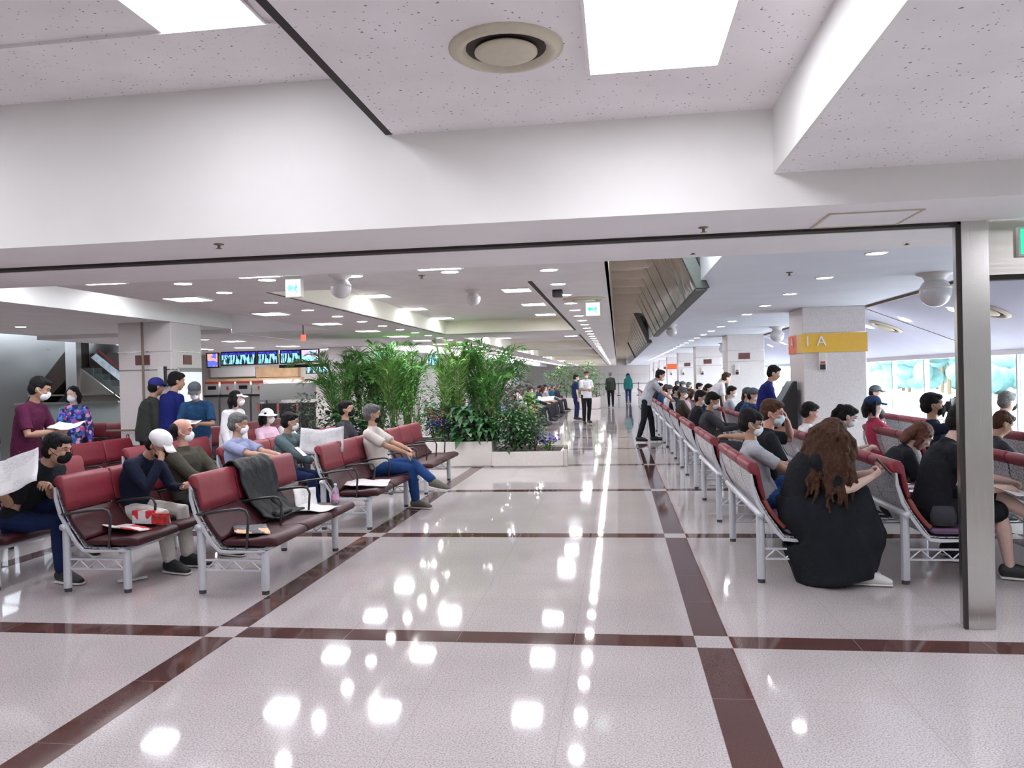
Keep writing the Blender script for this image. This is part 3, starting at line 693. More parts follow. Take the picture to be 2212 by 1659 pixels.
        soft(h, 'hair', hm, root, hv, 1, .004 if q > 1 else 0, sd, 45)
    # --- mask
    if mask is not None:
        k_ = MB(); k_.ell(hp_(.052, 0, -.048), (.062*hs, .058*hs, .052*hs), HM, 16, 10); k_.ell(hp_(.090, 0, -.028), (.032*hs, .034*hs, .040*hs), HM)
        mo = soft(k_, 'face_mask', mask, root, {3: .006, 2: .008, 1: .012}[q], 2)
        if q > 1:
            for e in (1, -1): MB().tube([hp_(.04, .060*e, -.03), hp_(.01, .078*e, -.012), hp_(-.01, .088*e, .012)], .0022, n=5).build('ear_loop', mask, mo)
    if glasses:
        g = MB()
        for e in (1, -1):
            pts = [hp_(.103, .031*e+.021*math.cos(a), .016+.017*math.sin(a)) for a in [2*math.pi*j/12 for j in range(13)]]; g.tube(pts, .0018, n=5)
            g.tube([hp_(.100, .052*e, .02), hp_(.04, .080*e, .018), hp_(-.01, .085*e, .010)], .0018, n=5)
        g.build('glasses', M_shoe, root)
    if cap is not None:
        cm, style = cap
        c = MB(); tilt = HM @ Matrix.Rotation(R(-6), 3, 'Y')
        if style == 'visor':
            c.tube([hp_(.085, .0, .062), hp_(.06, .06, .062), hp_(.0, .088, .058), hp_(-.07, .07, .05), hp_(-.11, 0, .045), hp_(-.07, -.07, .05), hp_(0, -.088, .058), hp_(.06, -.06, .062), hp_(.085, 0, .062)], [(.004, .020)]*9, n=8, up=HM @ Vector((0, 0, 1)), dome=False)
        else:
            c.ell(hp_(-.012, 0, .062), (.108*hs, .091*hs, .085*hs), tilt, 20, 12)
            if style == 'bucket':
                c.tube([hp_(-.015, 0, .05), hp_(-.015, 0, .025)], [(.098, .115), (.125, .15)], n=20, up=HM @ Vector((0, 1, 0)), dome=False)
        lp = len(c.v)
        L_ = 0.105 if style != 'visor' else .115
        vs = []
        for j in range(9):
            a = R(-62+15.5*j); x0 = .075+.020*math.cos(a)-.02; y0 = .080*math.sin(a)
            vs.append(hp_(x0-.0, y0*.98, .066-.006*abs(math.sin(a))))
        for j in range(9):
            a = R(-62+15.5*j); x1 = .06+L_*math.cos(a)**.6; y1 = .078*math.sin(a)
            vs.append(hp_(x1, y1, .050-.022*abs(math.sin(a))))
        top = vs; bot = [v-HM @ Vector((0, 0, .006)) for v in vs]
        fs = [(j, j+1, j+10, j+9) for j in range(8)]
        fb = [(18+j, 18+j+9, 18+j+10, 18+j+1) for j in range(8)]
        rim = [(j, j+18, j+19, j+1) for j in range(8)]+[(9+j, 10+j, 28+j, 27+j) for j in range(8)]+[(0, 9, 27, 18), (8, 26, 35, 17)]
        if style == 'visor':
            co = soft(c, 'visor_band', cm, root, .006, 1)
        else: co = soft(c, 'cap', cm, root, {3: .007, 2: .009, 1: .014}[q], 1)
        bm2 = MB().add(top+bot, fs+fb+rim); bm2.build('brim', cm, co, smooth=True, fix=True)
    # --- clothes
    g = .014*s
    if shirt is not None:
        t = MB(); jk = .012 if jacket else 0
        up_ = (1, 0, 0)
        low = pel+up1*.0 if (sit or dress) else pel-Vector((0, 0, .09*s))
        t.tube([low, pel+up1*.07*s, waist, chest, chest+up3*.095*s, chest+up3*.135*s], [((.172+jk)*s*W+.006, .135*s+jk), ((.168+jk)*s*W+.006, .133*s+jk), ((.152+jk)*s*W+.006, .122*s+jk), ((.165+jk)*s*W+.006, .132*s+jk), (.145*s*W+.01, .108*s+jk), (.078*s, .074*s)], n=20, up=up_, dome='end')
        t.tube([sh['L']+up3*.0, chest+up3*.108*s+sdv*.06, chest+up3*.108*s-sdv*.06, sh['R']+up3*.0], [.060*s, .068*s, .068*s, .060*s], n=12)
        if collar: t.tube([nb-nd*.035+fw3*.045+sdv*.035, nb+nd*.012-fw3*.01+sdv*.062, nb+nd*.02-fw3*.06, nb+nd*.012-fw3*.01-sdv*.062, nb-nd*.035+fw3*.045-sdv*.035], [(.007, .02)]*5, n=8, up=nd)
        for k in 'LR':
            S_, E_, W_ = arm[k]
            if sleeve == 'long':
                t.tube([S_, lerp(S_, E_, .5), E_, lerp(E_, W_, .4), lerp(E_, W_, .93)], [.062*s+jk, .056*s+jk, .050*s+jk, .047*s+jk, .037*s+jk], n=12)
            elif sleeve == 'short':
                t.tube([S_, lerp(S_, E_, .4), lerp(S_, E_, .80)], [.063*s+jk, .061*s+jk, .063*s+jk], n=14, dome='start')
            else: t.tube([S_, lerp(S_, E_, .2)], [.06*s, .05*s], n=10)
        soft(t, 'jacket' if jacket else ('shirt' if dress is None else 'top'), shirt, root, vc, 2, wr*(1.6 if jacket else 1), sd, 8 if jacket else 10)
    if pants is not None:
        t = MB(); 
        pz = pel-Vector((0, 0, .01))
        t.tube([pel-Vector((0, 0, .05)), pel+up1*.05*s, pel+up1*.10*s], [(.155*s*W, .115*s), (.162*s*W, .118*s), (.150*s*W, .108*s)], n=16, up=(1, 0, 0))
        for k in 'LR':
            Hh, K_, A_, td = leg[k]
            if skinleg: t.tube([Hh, lerp(Hh, K_, .5), lerp(Hh, K_, .93)], [.094*s, .090*s, .082*s], n=14)
            else:
                e_ = A_+(K_-A_).normalized()*.045
                t.tube([Hh, lerp(Hh, K_, .5), K_, lerp(K_, A_, .45), e_], [.093*s, .083*s, .069*s, .064*s, .056*s], n=14)
        soft(t, 'trousers' if not skinleg else 'shorts', pants, root, vc, 2, wr, sd+9, 9)
    if dress is not None:
        t = MB(); pz = pel.z
        t.tube([(-.03, 0, pz+.16), (-.01, 0, pz+.06), (.10, 0, pz+.03), (.22, 0, pz-.03), (.26, 0, pz-.16), (.25, 0, pz-.32), (.27, -.01, .02)],
               [(.15, .12), (.19, .17), (.22, .28), (.24, .37), (.24, .37), (.24, .32), (.25, .28)], n=30, up=(1, 0, 0), dome=False)
        soft(t, 'skirt', dress, root, .012, 3, .016, sd, 7)
    # --- shoes
    if shoes is not None:
        for k, e in (('L', 1), ('R', -1)):
            A_, td = leg[k][2], leg[k][3]; dn = Vector((0, 0, -1)) if abs(td.z) < .3 else Vector((td.x*.5, td.y*.5, -1)).normalized()
            dn = (dn-td*dn.dot(td)).normalized()
            f = MB(); f.tube([A_-td*.035+dn*.020, A_+td*.03+dn*.020, A_+td*.09+dn*.030, A_+td*.15+dn*.042, A_+td*.195+dn*.052], [(.040, .052), (.044, .056), (.047, .046), (.044, .034), (.034, .020)], n=14, up=-dn)
            so = soft(f, 'shoe', shoes, root, {3: .007, 2: .010, 1: .016}[q], 1)
            if q > 1:
                sl = MB(); sl.tube([A_-td*.055+dn*.071, A_+td*.06+dn*.073, A_+td*.205+dn*.073], [(.043, .010), (.048, .010), (.040, .009)], n=12, up=-dn); sl.build('sole', M_sole if q == 3 else M_shoe, so, smooth=True)
    return root, dict(arm=arm, leg=leg, hc=hc, HM=HM, nb=nb)
# ================================================================ the people in the hall
def seatpos(side, c, r, k, dx=0, dy=0):
    if side == 'L': return (BX[c]+.30+dx, BP_L[r]+.2875+.575*k+dy)
    return (RXS[c]+.30+dx, RY[r]+.2875+.575*k+dy)
c_black = cloth('black_cotton', (0.014, 0.016, 0.020)); c_navy = cloth('navy_cotton', (0.012, 0.022, 0.075)); c_ink = cloth('ink_blue_knit', (0.010, 0.014, 0.032))
c_olive = cloth('olive_jacket_cloth', (0.055, 0.052, 0.040), bs=14, b=0.8); c_lav = cloth('lavender_shirt_cloth', (0.27, 0.30, 0.45)); c_green = cloth('grey_green_jacket_cloth', (0.085, 0.125, 0.135))
c_cream = cloth('cream_knit', (0.62, 0.57, 0.53), bs=160, b=0.5); c_jean = cloth('blue_denim', (0.018, 0.055, 0.18)); c_beige = cloth('pale_beige_cotton', (0.60, 0.57, 0.53)); c_grey = cloth('grey_marl', (0.38, 0.39, 0.43)); c_char = cloth('charcoal_cotton', (0.045, 0.047, 0.055))
c_maroon = cloth('maroon_shirt_cloth', (0.085, 0.014, 0.045)); c_white = cloth('white_shirt_cloth', (0.72, 0.71, 0.74)); c_royal = cloth('royal_navy_knit', (0.012, 0.018, 0.13)); c_teal = cloth('teal_blue_shirt_cloth', (0.020, 0.065, 0.15)); c_pink = cloth('pink_jacket_cloth', (0.72, 0.50, 0.62)); c_gtr = cloth('grey_trouser_cloth', (0.20, 0.21, 0.26))
c_dgreen = cloth('dark_olive_coat', (0.035, 0.040, 0.036)); c_red = cloth('red_plaid_cloth', (0.36, 0.04, 0.08)); c_blue = cloth('mid_blue_cloth', (0.03, 0.12, 0.22)); c_tealb = cloth('teal_nylon', (0.02, 0.14, 0.14)); c_taupe = cloth('taupe_knit', (0.24, 0.21, 0.20)); c_wine = cloth('wine_cloth', (0.16, 0.02, 0.05))
c_capw = cloth('white_cap_cloth', (0.78, 0.78, 0.78), b=0.2); c_capb = cloth('blue_cap_cloth', (0.035, 0.04, 0.22), b=0.2); c_capg = cloth('grey_cap_cloth', (0.09, 0.10, 0.11), b=0.3); c_capn = cloth('navy_bucket_cloth', (0.03, 0.05, 0.12), b=0.2)
def floral():
    m, N, L, b = new_mat('floral_print')
    tc = N.new('ShaderNodeTexCoord'); v = N.new('ShaderNodeTexVoronoi'); v.inputs['Scale'].default_value = 27; L.new(tc.outputs['Object'], v.inputs[0])
    s = N.new('ShaderNodeSeparateColor'); L.new(v.outputs['Color'], s.inputs[0]); rp = N.new('ShaderNodeValToRGB'); rp.color_ramp.interpolation = 'CONSTANT'; e = rp.color_ramp.elements
    e[0].color = (0.02, 0.02, 0.10, 1); e[1].position = .3; e[1].color = (0.05, 0.07, 0.45, 1)
    for p, c in ((.5, (0.55, 0.08, 0.30, 1)), (.62, (0.03, 0.18, 0.22, 1)), (.74, (0.12, 0.22, 0.70, 1)), (.86, (0.70, 0.35, 0.55, 1))): q = e.new(p); q.color = c
    L.new(s.outputs[0], rp.inputs[0]); L.new(rp.outputs[0], b.inputs['Base Color']); b.inputs['Roughness'].default_value = .8
    return m
c_floral = floral()
# ---- left seats
P = person
LB = lambda s: s
P1, A1 = P(seatpos('L', 2, 0, 0, .17, .03), -4, 'seated person in black tee and black mask with navy trousers, reading a newspaper, far left', H=1.74, lean=24, hunch=12, head=(12, 14), skin='b', shirt=c_black, pants=c_navy, shoes=M_shoe, mask=M_maskb,
  hands={'R': (.16, -.36, .80), 'L': (.46, -.20, .82)}, feet={'R': (.42, -.03, .085), 'L': (.70, -.12, .40), 'Lt': (.9, -.3, -.35)}, kneepole={'L': (.4, .1, 1), 'R': (1, 0, .4)}, q=3, curl=.7)
P2, A2 = P(seatpos('L', 1, 0, 0, -.26, .50), -8, 'seated person in a white baseball cap and black mask, chin on hand, holding a phone', H=1.66, lean=6, hunch=26, head=(8, 36), skin='b', shirt=c_ink, sleeve='long', pants=c_beige, shoes=M_shoe, mask=M_maskb, cap=(c_capw, 'cap'),
  hands={'R': (.37, -.08, .93), 'L': (.50, .02, .70)}, elbow={'R': (.1, -.5, -1)}, handdir={'R': ((.0, .35, .9), (-1, 0, 0)), 'L': ((1, -.2, .1), (0, -.3, 1))}, q=3, curl=1.1, collar=True)
P3, A3 = P(seatpos('L', 1, 0, 2, -.10, .02), -10, 'seated balding person in an olive jacket with a white mask, behind the white cap', H=1.62, lean=-14, hunch=8, head=(28, 6), skin='c', shirt=c_olive, sleeve='long', jacket=True, pants=c_char, shoes=M_shoe, mask=M_mask, bald=True, q=3, collar=True, width=1.12)
P4, A4 = P(seatpos('L', 1, 1, 0, -.12, -.24), -6, 'seated grey-haired person in a lavender blue shirt holding up a phone', H=1.62, lean=-12, hunch=14, head=(26, 10), skin='b', shirt=c_lav, pants=c_gtr, shoes=M_shoe, mask=M_mask, hairm_=H_grey, hands={'R': (.46, -.14, .80), 'L': (.48, .04, .79)}, q=3, collar=True)
P5, A5 = P(seatpos('L', 1, 1, 1, .0, .05), -6, 'seated person in a grey-green jacket over a light blue shirt, lowering a newspaper', H=1.56, lean=-4, hunch=14, head=(30, 12), skin='b', shirt=c_green, sleeve='long', jacket=True, pants=c_navy, shoes=M_shoe, mask=M_mask, hands={'R': (.44, -.18, .66), 'L': (.50, .16, .80)}, q=3)
P9, A9 = P(seatpos('L', 0, 1, 2, -.10, -.02), -3, 'seated person in a cream knit shirt and jeans, legs crossed, facing the aisle', H=1.68, lean=-20, hunch=16, head=(22, 12), skin='b', shirt=c_cream, pants=c_jean, shoes=M_shoeg, mask=M_maskb, hairm_=H_grey, hands={'R': (.42, -.12, .66), 'L': (.44, .02, .67)},
  feet={'R': (.46, -.06, .085), 'L': (.72, -.14, .34), 'Lt': (.95, -.25, -.1)}, kneepole={'L': (.4, .1, 1), 'R': (1, 0, .4)}, q=3, collar=True, curl=.9)
P10, A10 = P(seatpos('L', 1, 2, 0, .06, .0), 0, 'seated person in a charcoal shirt and black mask behind the cream-shirted one', H=1.70, lean=-2, hunch=10, head=(2, 0), skin='b', shirt=c_char, pants=c_char, shoes=M_shoe, mask=M_maskb, q=2, collar=True)
P(seatpos('L', 2, 2, 0, 0, 0), -20, 'seated person in a white cap and pink jacket with a white mask', H=1.52, lean=-2, hunch=10, head=(24, 4), skin='d', shirt=c_pink, sleeve='long', pants=c_beige, shoes=M_shoe, mask=M_mask, cap=(c_capw, 'bucket'), hair='bob', q=2)
P(seatpos('L', 2, 2, 1, .0, .05), 0, 'seated dark-haired person without a cap right of the pink jacket', H=1.5, lean=-2, head=(0, 20), skin='c', shirt=c_white, pants=c_char, shoes=M_shoe, q=2)
P((-10.25, 13.45), -78, 'seated person in a maroon cap and black shirt facing the camera by the escalator', H=1.68, lean=-4, hunch=18, head=(0, 28), skin='c', shirt=c_black, pants=c_char, shoes=M_shoe, cap=(c_wine, 'cap'), hands={'R': (.40, -.08, .72), 'L': (.40, .08, .72)}, q=2)
# ---- left standing
S1, B1 = P((-6.28, 7.48), 10, 'standing person in a maroon short-sleeved shirt and grey trousers looking down at papers', H=1.70, sit=False, lean=2, hunch=14, head=(16, 22), skin='b', shirt=c_maroon, pants=c_gtr, shoes=M_shoe, mask=M_mask, hands={'R': (.36, -.10, 1.12), 'L': (.38, .05, 1.13)}, q=3, collar=True, width=1.1, curl=.8)
S2, B2 = P((-7.62, 10.0), -80, 'standing person in a bright floral blouse with a white mask', H=1.58, sit=False, lean=0, hunch=6, head=(0, 6), skin='d', shirt=c_floral, sleeve='long', pants=c_ink, shoes=M_shoe, mask=M_mask, hair='bob', hands={'R': (.30, -.05, 1.0), 'L': (.12, .26, .80)}, q=2)
P((-9.15, 10.2), 25, 'standing person in black cut off by the left edge of the picture', H=1.60, sit=False, head=(0, 10), skin='b', shirt=c_black, pants=c_gtr, shoes=M_shoe, q=2)
S3, B3 = P((-6.44, 9.86), 48, 'standing person in dark olive coat and blue cap, seen from behind', H=1.68, sit=False, lean=2, head=(10, 8), skin='b', shirt=c_dgreen, sleeve='long', jacket=True, pants=c_char, shoes=M_shoe, cap=(c_capb, 'cap'), q=2)
S4, B4 = P((-6.13, 9.86), 62, 'standing person in a royal navy sweater seen from behind, beside the blue cap', H=1.76, sit=False, lean=2, head=(-20, 12), skin='b', shirt=c_royal, sleeve='long', pants=c_char, shoes=M_shoe, q=2, width=1.1)
S5, B5 = P((-5.70, 9.90), -72, 'standing person in a teal blue shirt and grey cap facing the camera', H=1.62, sit=False, lean=4, hunch=14, head=(0, 26), skin='b', shirt=c_teal, pants=c_gtr, shoes=M_shoe, mask=M_mask, cap=(c_capg, 'cap'), hands={'R': (.30, -.10, 1.05), 'L': (.34, .08, 1.06)}, q=2, collar=True)
S6, B6 = P((-5.20, 9.80), -10, 'standing person in a white sun visor and white jacket', H=1.48, sit=False, lean=4, head=(24, 0), skin='d', shirt=c_white, sleeve='long', jacket=True, pants=c_char, shoes=M_shoe, mask=M_mask, cap=(c_capw, 'visor'), hair='bob', q=2)
# ---- right seats, near
W1, C1 = P(seatpos('R', 0, 0, 0, -.03, -.20), -2, 'seated person with long wavy brown hair and a long black dress, looking at a phone', H=1.66, lean=4, hunch=26, head=(4, 34), skin='d', shirt=c_black, dress=c_black, shoes=M_sole, hair='long', hairm_=H_brown, hands={'R': (.50, -.10, .78), 'L': (.54, .04, .80)}, handdir={'R': ((.8, .2, .5), (0, .6, .6)), 'L': ((.8, -.2, .5), (0, -.6, .6))}, feet={'R': (.42, -.08, .085), 'L': (.40, .08, .085)}, q=3, curl=.9)
W2, C2 = P(seatpos('R', 0, 0, 1, -.10, .10), 0, 'seated person with glasses and black hair in a grey sweater on the nearest right bench', H=1.60, lean=-20, hunch=14, head=(-6, 14), skin='b', shirt=c_grey, sleeve='short', pants=c_jean, shoes=M_shoe, mask=M_mask, glasses=True, hair='fringe', hands={'R': (.40, -.16, .64), 'L': (.42, .08, .66)}, q=3)
W3, C3 = P(seatpos('R', 0, 0, 2, .0, .12), 4, 'seated person in a black v-neck tee pressing a hand to the forehead', H=1.72, lean=0, hunch=10, head=(-26, 14), skin='c', shirt=c_black, pants=c_jean, shoes=M_shoe, mask=M_masku, hands={'L': (.24, .05, 1.10), 'R': (.36, -.16, .66)}, elbow={'L': (.9, .5, -.6)}, handdir={'L': ((-.35, -.25, .9), (-1, 0, -.3))}, q=3, hairm_=H_brown, curl=.3)
P(seatpos('R', 1, 1, 1, -.20, 0), 4, 'seated person in a white patterned shirt, head just left of the pillar base', H=1.52, lean=-10, hunch=14, head=(-4, 20), skin='c', shirt=c_white, pants=c_char, shoes=M_shoe, q=2)
P(seatpos('R', 1, 1, 0, -.14, .02), 0, 'seated person with a black ponytail bent over their hands, behind the long-haired one', H=1.56, lean=4, hunch=20, head=(-6, 24), skin='d', shirt=c_char, pants=c_char, shoes=M_shoe, mask=M_mask, hair='ponytail', hands={'R': (.42, -.06, .74), 'L': (.42, .06, .74)}, q=3)
P(seatpos('R', 2, 1, 2, -.22, .0), 0, 'seated person in a navy bucket cap and red plaid shirt by the window', H=1.60, lean=-20, head=(-4, 4), skin='d', shirt=c_red, sleeve='long', pants=c_char, shoes=M_shoe, cap=(c_capn, 'cap'), hair='bob', q=2)
P(seatpos('R', 3, 2, 0, .0, .0), 0, 'seated low person in a teal cap with dark hair, against the bright window', H=1.32, lean=-6, head=(-4, 20), skin='d', shirt=c_white, pants=c_char, shoes=M_shoe, mask=M_mask, cap=(c_tealb, 'cap'), hair='ponytail', q=2)
P(seatpos('R', 2, 1, 0, -.10, -.08), -4, 'seated person with thick dark hair holding a phone to the ear, against the window', H=1.70, lean=-10, hunch=10, head=(-8, 4), skin='b', shirt=c_ink, sleeve='long', pants=c_char, shoes=M_shoe, hands={'R': (.22, -.10, 1.18), 'L': (.42, .10, .66)}, elbow={'R': (.6, -.4, -.8)}, handdir={'R': ((-.6, .3, .5), (-.3, .8, 0))}, mask=M_maskb, q=3)
P(seatpos('R', 1, 0, 1, -.12, -.04), 0, 'seated brown-haired person in a black top bent far forward, beside the steel post', H=1.50, lean=-4, hunch=36, head=(0, 42), skin='d', shirt=c_black, pants=c_char, shoes=M_shoe, hair='bob', hairm_=hairm('auburn_hair', (0.11, 0.045, 0.03)), q=3)
W10, C10 = P(seatpos('R', 1, 0, 0, -.02, 0), -5, 'seated person in black tee and shorts, bare legs crossed, behind the steel post', H=1.74, lean=8, hunch=14, head=(0, 22), skin='d', shirt=c_black, pants=c_black, skinleg=True, shoes=M_shoe, hands={'R': (.46, -.14, .68), 'L': (.56, .10, .70)}, feet={'R': (.50, -.06, .085), 'L': (.76, -.06, .40), 'Lt': (.95, -.1, -.2)}, kneepole={'L': (.4, .1, 1), 'R': (1, 0, .4)}, q=3)
P(seatpos('R', 2, 0, 2, .0, .1), 0, 'seated slumped brown-haired person behind the dark seat back at the right edge', H=1.45, lean=-14, hunch=24, head=(0, 30), skin='b', shirt=c_char, pants=c_char, shoes=M_shoe, hairm_=H_brown, q=2)
P(seatpos('R', 0, 1, 0, .0, -.02), 0, 'seated person in black leaning low with an arm over the second right bench', H=1.62, lean=10, hunch=34, head=(0, 40), skin='b', shirt=c_black, pants=c_char, shoes=M_shoe, hands={'R': (-.22, -.22, .90)}, elbow={'R': (-.1, -1, .1)}, q=2)
P(seatpos('R', 0, 2, 1, .0, .1), -4, 'seated person in a dark jacket and white mask, alone on the third right bench', H=1.68, lean=-12, hunch=20, head=(-10, 24), skin='b', shirt=c_char, sleeve='long', pants=c_char, shoes=M_shoe, mask=M_mask, hands={'R': (.42, -.12, .78), 'L': (.44, .06, .78)}, q=2)
# ---- standing in the aisle
G1, D1 = P((0.62, 18.1), -2, 'standing person in grey tee and black trousers leaning onto a bench back', H=1.76, sit=False, lean=20, hunch=14, head=(0, 14), skin='c', shirt=c_grey, pants=c_black, shoes=M_shoe, mask=M_mask, hands={'R': (.66, -.12, .90), 'L': (.66, .16, .90)}, feet={'R': (-.18, -.10, .085), 'L': (.16, .08, .085)}, q=2, headshift=(-.0, 0, -.02))
G2, D2 = P((-1.02, 25.1), -70, 'standing person in a pale grey shirt and black trousers holding a phone in the aisle', H=1.72, sit=False, head=(-10, 18), skin='b', shirt=c_white, pants=c_black, shoes=M_shoe, mask=M_mask, hands={'R': (.30, -.05, 1.12), 'L': (.32, .06, 1.12)}, feet={'L': (-.2, .12, .085)}, q=2, hairm_=H_brown)
P((-1.5, 27.6), 20, 'standing person in navy behind the pale grey shirt', H=1.62, sit=False, head=(0, 10), skin='d', shirt=c_navy, pants=c_navy, shoes=M_shoe, mask=M_mask, q=1)
P((-0.36, 38.0), 92, 'person in a dark green coat walking away down the middle of the aisle', H=1.72, sit=False, skin='b', shirt=c_dgreen, sleeve='long', pants=c_black, shoes=M_shoe, q=1, feet={'L': (.12, .09, .085), 'R': (-.12, -.09, .085)}, hairm_=H_grey)
P((0.55, 42.5), 92, 'person with a teal backpack walking away down the aisle', H=1.64, sit=False, skin='b', shirt=c_tealb, sleeve='long', pants=c_navy, shoes=M_shoe, q=1, hair='bob')
N1, E1 = P((2.28, 12.68), -6, 'standing person in a navy sweater reading a newspaper left of the yellow-banded pillar', H=1.66, sit=False, lean=4, hunch=12, head=(-4, 22), skin='b', shirt=c_royal, sleeve='long', pants=c_white, shoes=M_shoe, hands={'R': (.34, -.14, 1.18), 'L': (.36, .12, 1.2)}, q=2)
P((2.05, 17.75), 10, 'standing person in a white shirt leaning by the second pillar', H=1.66, sit=False, lean=24, head=(0, 10), skin='d', shirt=c_white, pants=c_char, shoes=M_shoe, hairm_=H_brown, q=2)
# ---- the crowd farther off: a few figures, repeated with their own place
tops = [c_black, c_char, c_white, c_navy, c_taupe, c_blue, c_olive, c_pink, c_ink, c_grey, c_wine, c_teal]; topn = ['black', 'charcoal', 'white', 'navy', 'taupe', 'mid-blue', 'olive', 'pink', 'ink blue', 'grey', 'wine red', 'teal']
protos = []
spec = [dict(lean=-6, head=(-20, 14), mask=M_mask), dict(lean=4, hunch=20, head=(10, 24), mask=M_mask, hairm_=H_brown, hair='bob'), dict(lean=-10, head=(-30, 6), mask=M_mask, cap=(c_capg, 'cap')), dict(lean=0, hunch=16, head=(25, 10), mask=M_maskb, hairm_=H_grey)]
rc = random.Random(11)
far = []
for r in range(3, 12):
    for c in range(3 if r < 7 else 2):
        for k in range(3):
            if rc.random() < (.72 if c < 2 else .45) and not hits_pillar(c, r): far.append(('R', c, r, k))
for c, r, k in ((1, 3, 0), (1, 3, 2), (3, 1, 2), (3, 3, 1), (2, 4, 1), (3, 4, 0)): far.append(('R', c, r, k))
for n, (sd_, c, r, k) in enumerate(far):
    x, y = seatpos('R', c, r, k)
    ti = n % 12; si = (n*7+c) % 4
    lb = 'person in %s top seated far off, right block %s file, %s row, %s seat' % (topn[ti], ordn[c], ordn[r], ordn[k])
    pr_ = [p for p in protos if p[1] == si]
    if not pr_:
        o, _ = P((x, y), 0, lb, H=1.66, shirt=tops[ti], sleeve='long' if n % 3 else 'short', pants=c_char, shoes=M_shoe, q=1, group='seated crowd along the right benches', **spec[si]); protos.append((o, si)); o['sid'] = si
    else: far[n] = (x, y, lb, ti, si)
lf = []
for i in range(8):
    for c in range(2):
        for k in range(3):
            if rc.random() < .6: lf.append((-3.15-1.11*c+.30, 17.2+2.43*i+.2875+.575*k, 'far seated person beyond the plant boxes, %s row, %s file, %s seat' % (ordn[i], ordn[c], ordn[k]), len(lf)*5 % 12, (len(lf)*3) % 4))
bake_pending()
for q_ in far+lf:
    if isinstance(q_[0], str): continue
    x, y, lb, ti, si = q_
    src = [p[0] for p in protos if p[1] == si][0]
    d = dup(src, (x, y, 0), R(-14+((ti*37) % 29)), label=lb, group='seated crowd along the right benches' if x > 0 else 'seated crowd beyond the plant boxes')
    for ch in d.children:
        if ch.name.startswith('shirt'):
            ch.data = ch.data.copy() if False else ch.data
            ch.material_slots[0].link = 'OBJECT'; ch.material_slots[0].material = tops[ti]
for n, (x, y, a) in enumerate(((0.2, 52.0, 80), (-0.9, 57, -95), (0.9, 49, 100), (-0.1, 61, 70), (1.3-.8, 56, -80), (-1.2, 47, 85))):
    pass
for o in protos: 
    if 'sid' in o[0]: del o[0]['sid']
# ================================================================ planters and plants
G1m = mat('palm_green', (0.085, 0.28, 0.05), 0.5, noise_amt=0.35, noise_scale=6); G2m = mat('dark_leaf_green', (0.028, 0.11, 0.032), 0.35, noise_amt=0.3, noise_scale=8)
G3m = mat('light_leaf_green', (0.14, 0.31, 0.06), 0.5, noise_amt=0.35, noise_scale=8); G4m = mat('grey_green_leaf', (0.10, 0.20, 0.12), 0.5, noise_amt=0.3, noise_scale=8); G5m = mat('reddish_leaf', (0.20, 0.13, 0.06), 0.5, noise_amt=0.5, noise_scale=14)
M_pur = mat('purple_petals', (0.07, 0.04, 0.42), 0.6, noise_amt=0.3); M_stem = mat('pale_green_stem', (0.28, 0.38, 0.12), 0.5); M_soil = mat('dark_soil', (0.03, 0.022, 0.016), 0.9, noise_amt=.4); M_trunk = mat('brown_trunk', (0.14, 0.09, 0.05), .8)
M_plant = grid_mat('pale_stone_planter', (0.70, 0.66, 0.62), (0.6, 0.56, 0.52), 9, 9, 0.001, 0.5, 0, 'XZ')
rp_ = random.Random(5)
def planter(x0, x1, y0, y1, h, label, group=None):
    t = thing('planter_box', label, 'planter', ((x0+x1)/2, (y0+y1)/2, 0), 0, group)
    a, b = (x1-x0)/2, (y1-y0)/2; s = MB(); w_ = .05
    s.box(-a, a, -b, -b+w_, .02, h).box(-a, a, b-w_, b, .02, h).box(-a, -a+w_, -b+w_, b-w_, .02, h).box(a-w_, a, -b+w_, b-w_, .02, h).box(-a+.02, a-.02, -b+.02, b-.02, 0, .02)
    s.build('box', M_plant, t); MB().box(-a+w_, a-w_, -b+w_, b-w_, .02, h-.04).build('soil', M_soil, t)
    return t
def leaf(m, p, d, up, L, W, droop=.3):
    d = d.normalized(); s = d.cross(up)
    if s.length < 1e-4: s = Vector((1, 0, 0))
    s.normalize(); n = s.cross(d)
    q1 = p+d*L*.35+n*0.0; q2 = p+d*L*.75-Vector((0, 0, L*droop*.3)); q3 = p+d*L-Vector((0, 0, L*droop))
    m.add([p, q1+s*W*.5, q1-s*W*.5, q2+s*W*.38, q2-s*W*.38, q3], [(0, 2, 1), (1, 2, 4, 3), (3, 4, 5)])
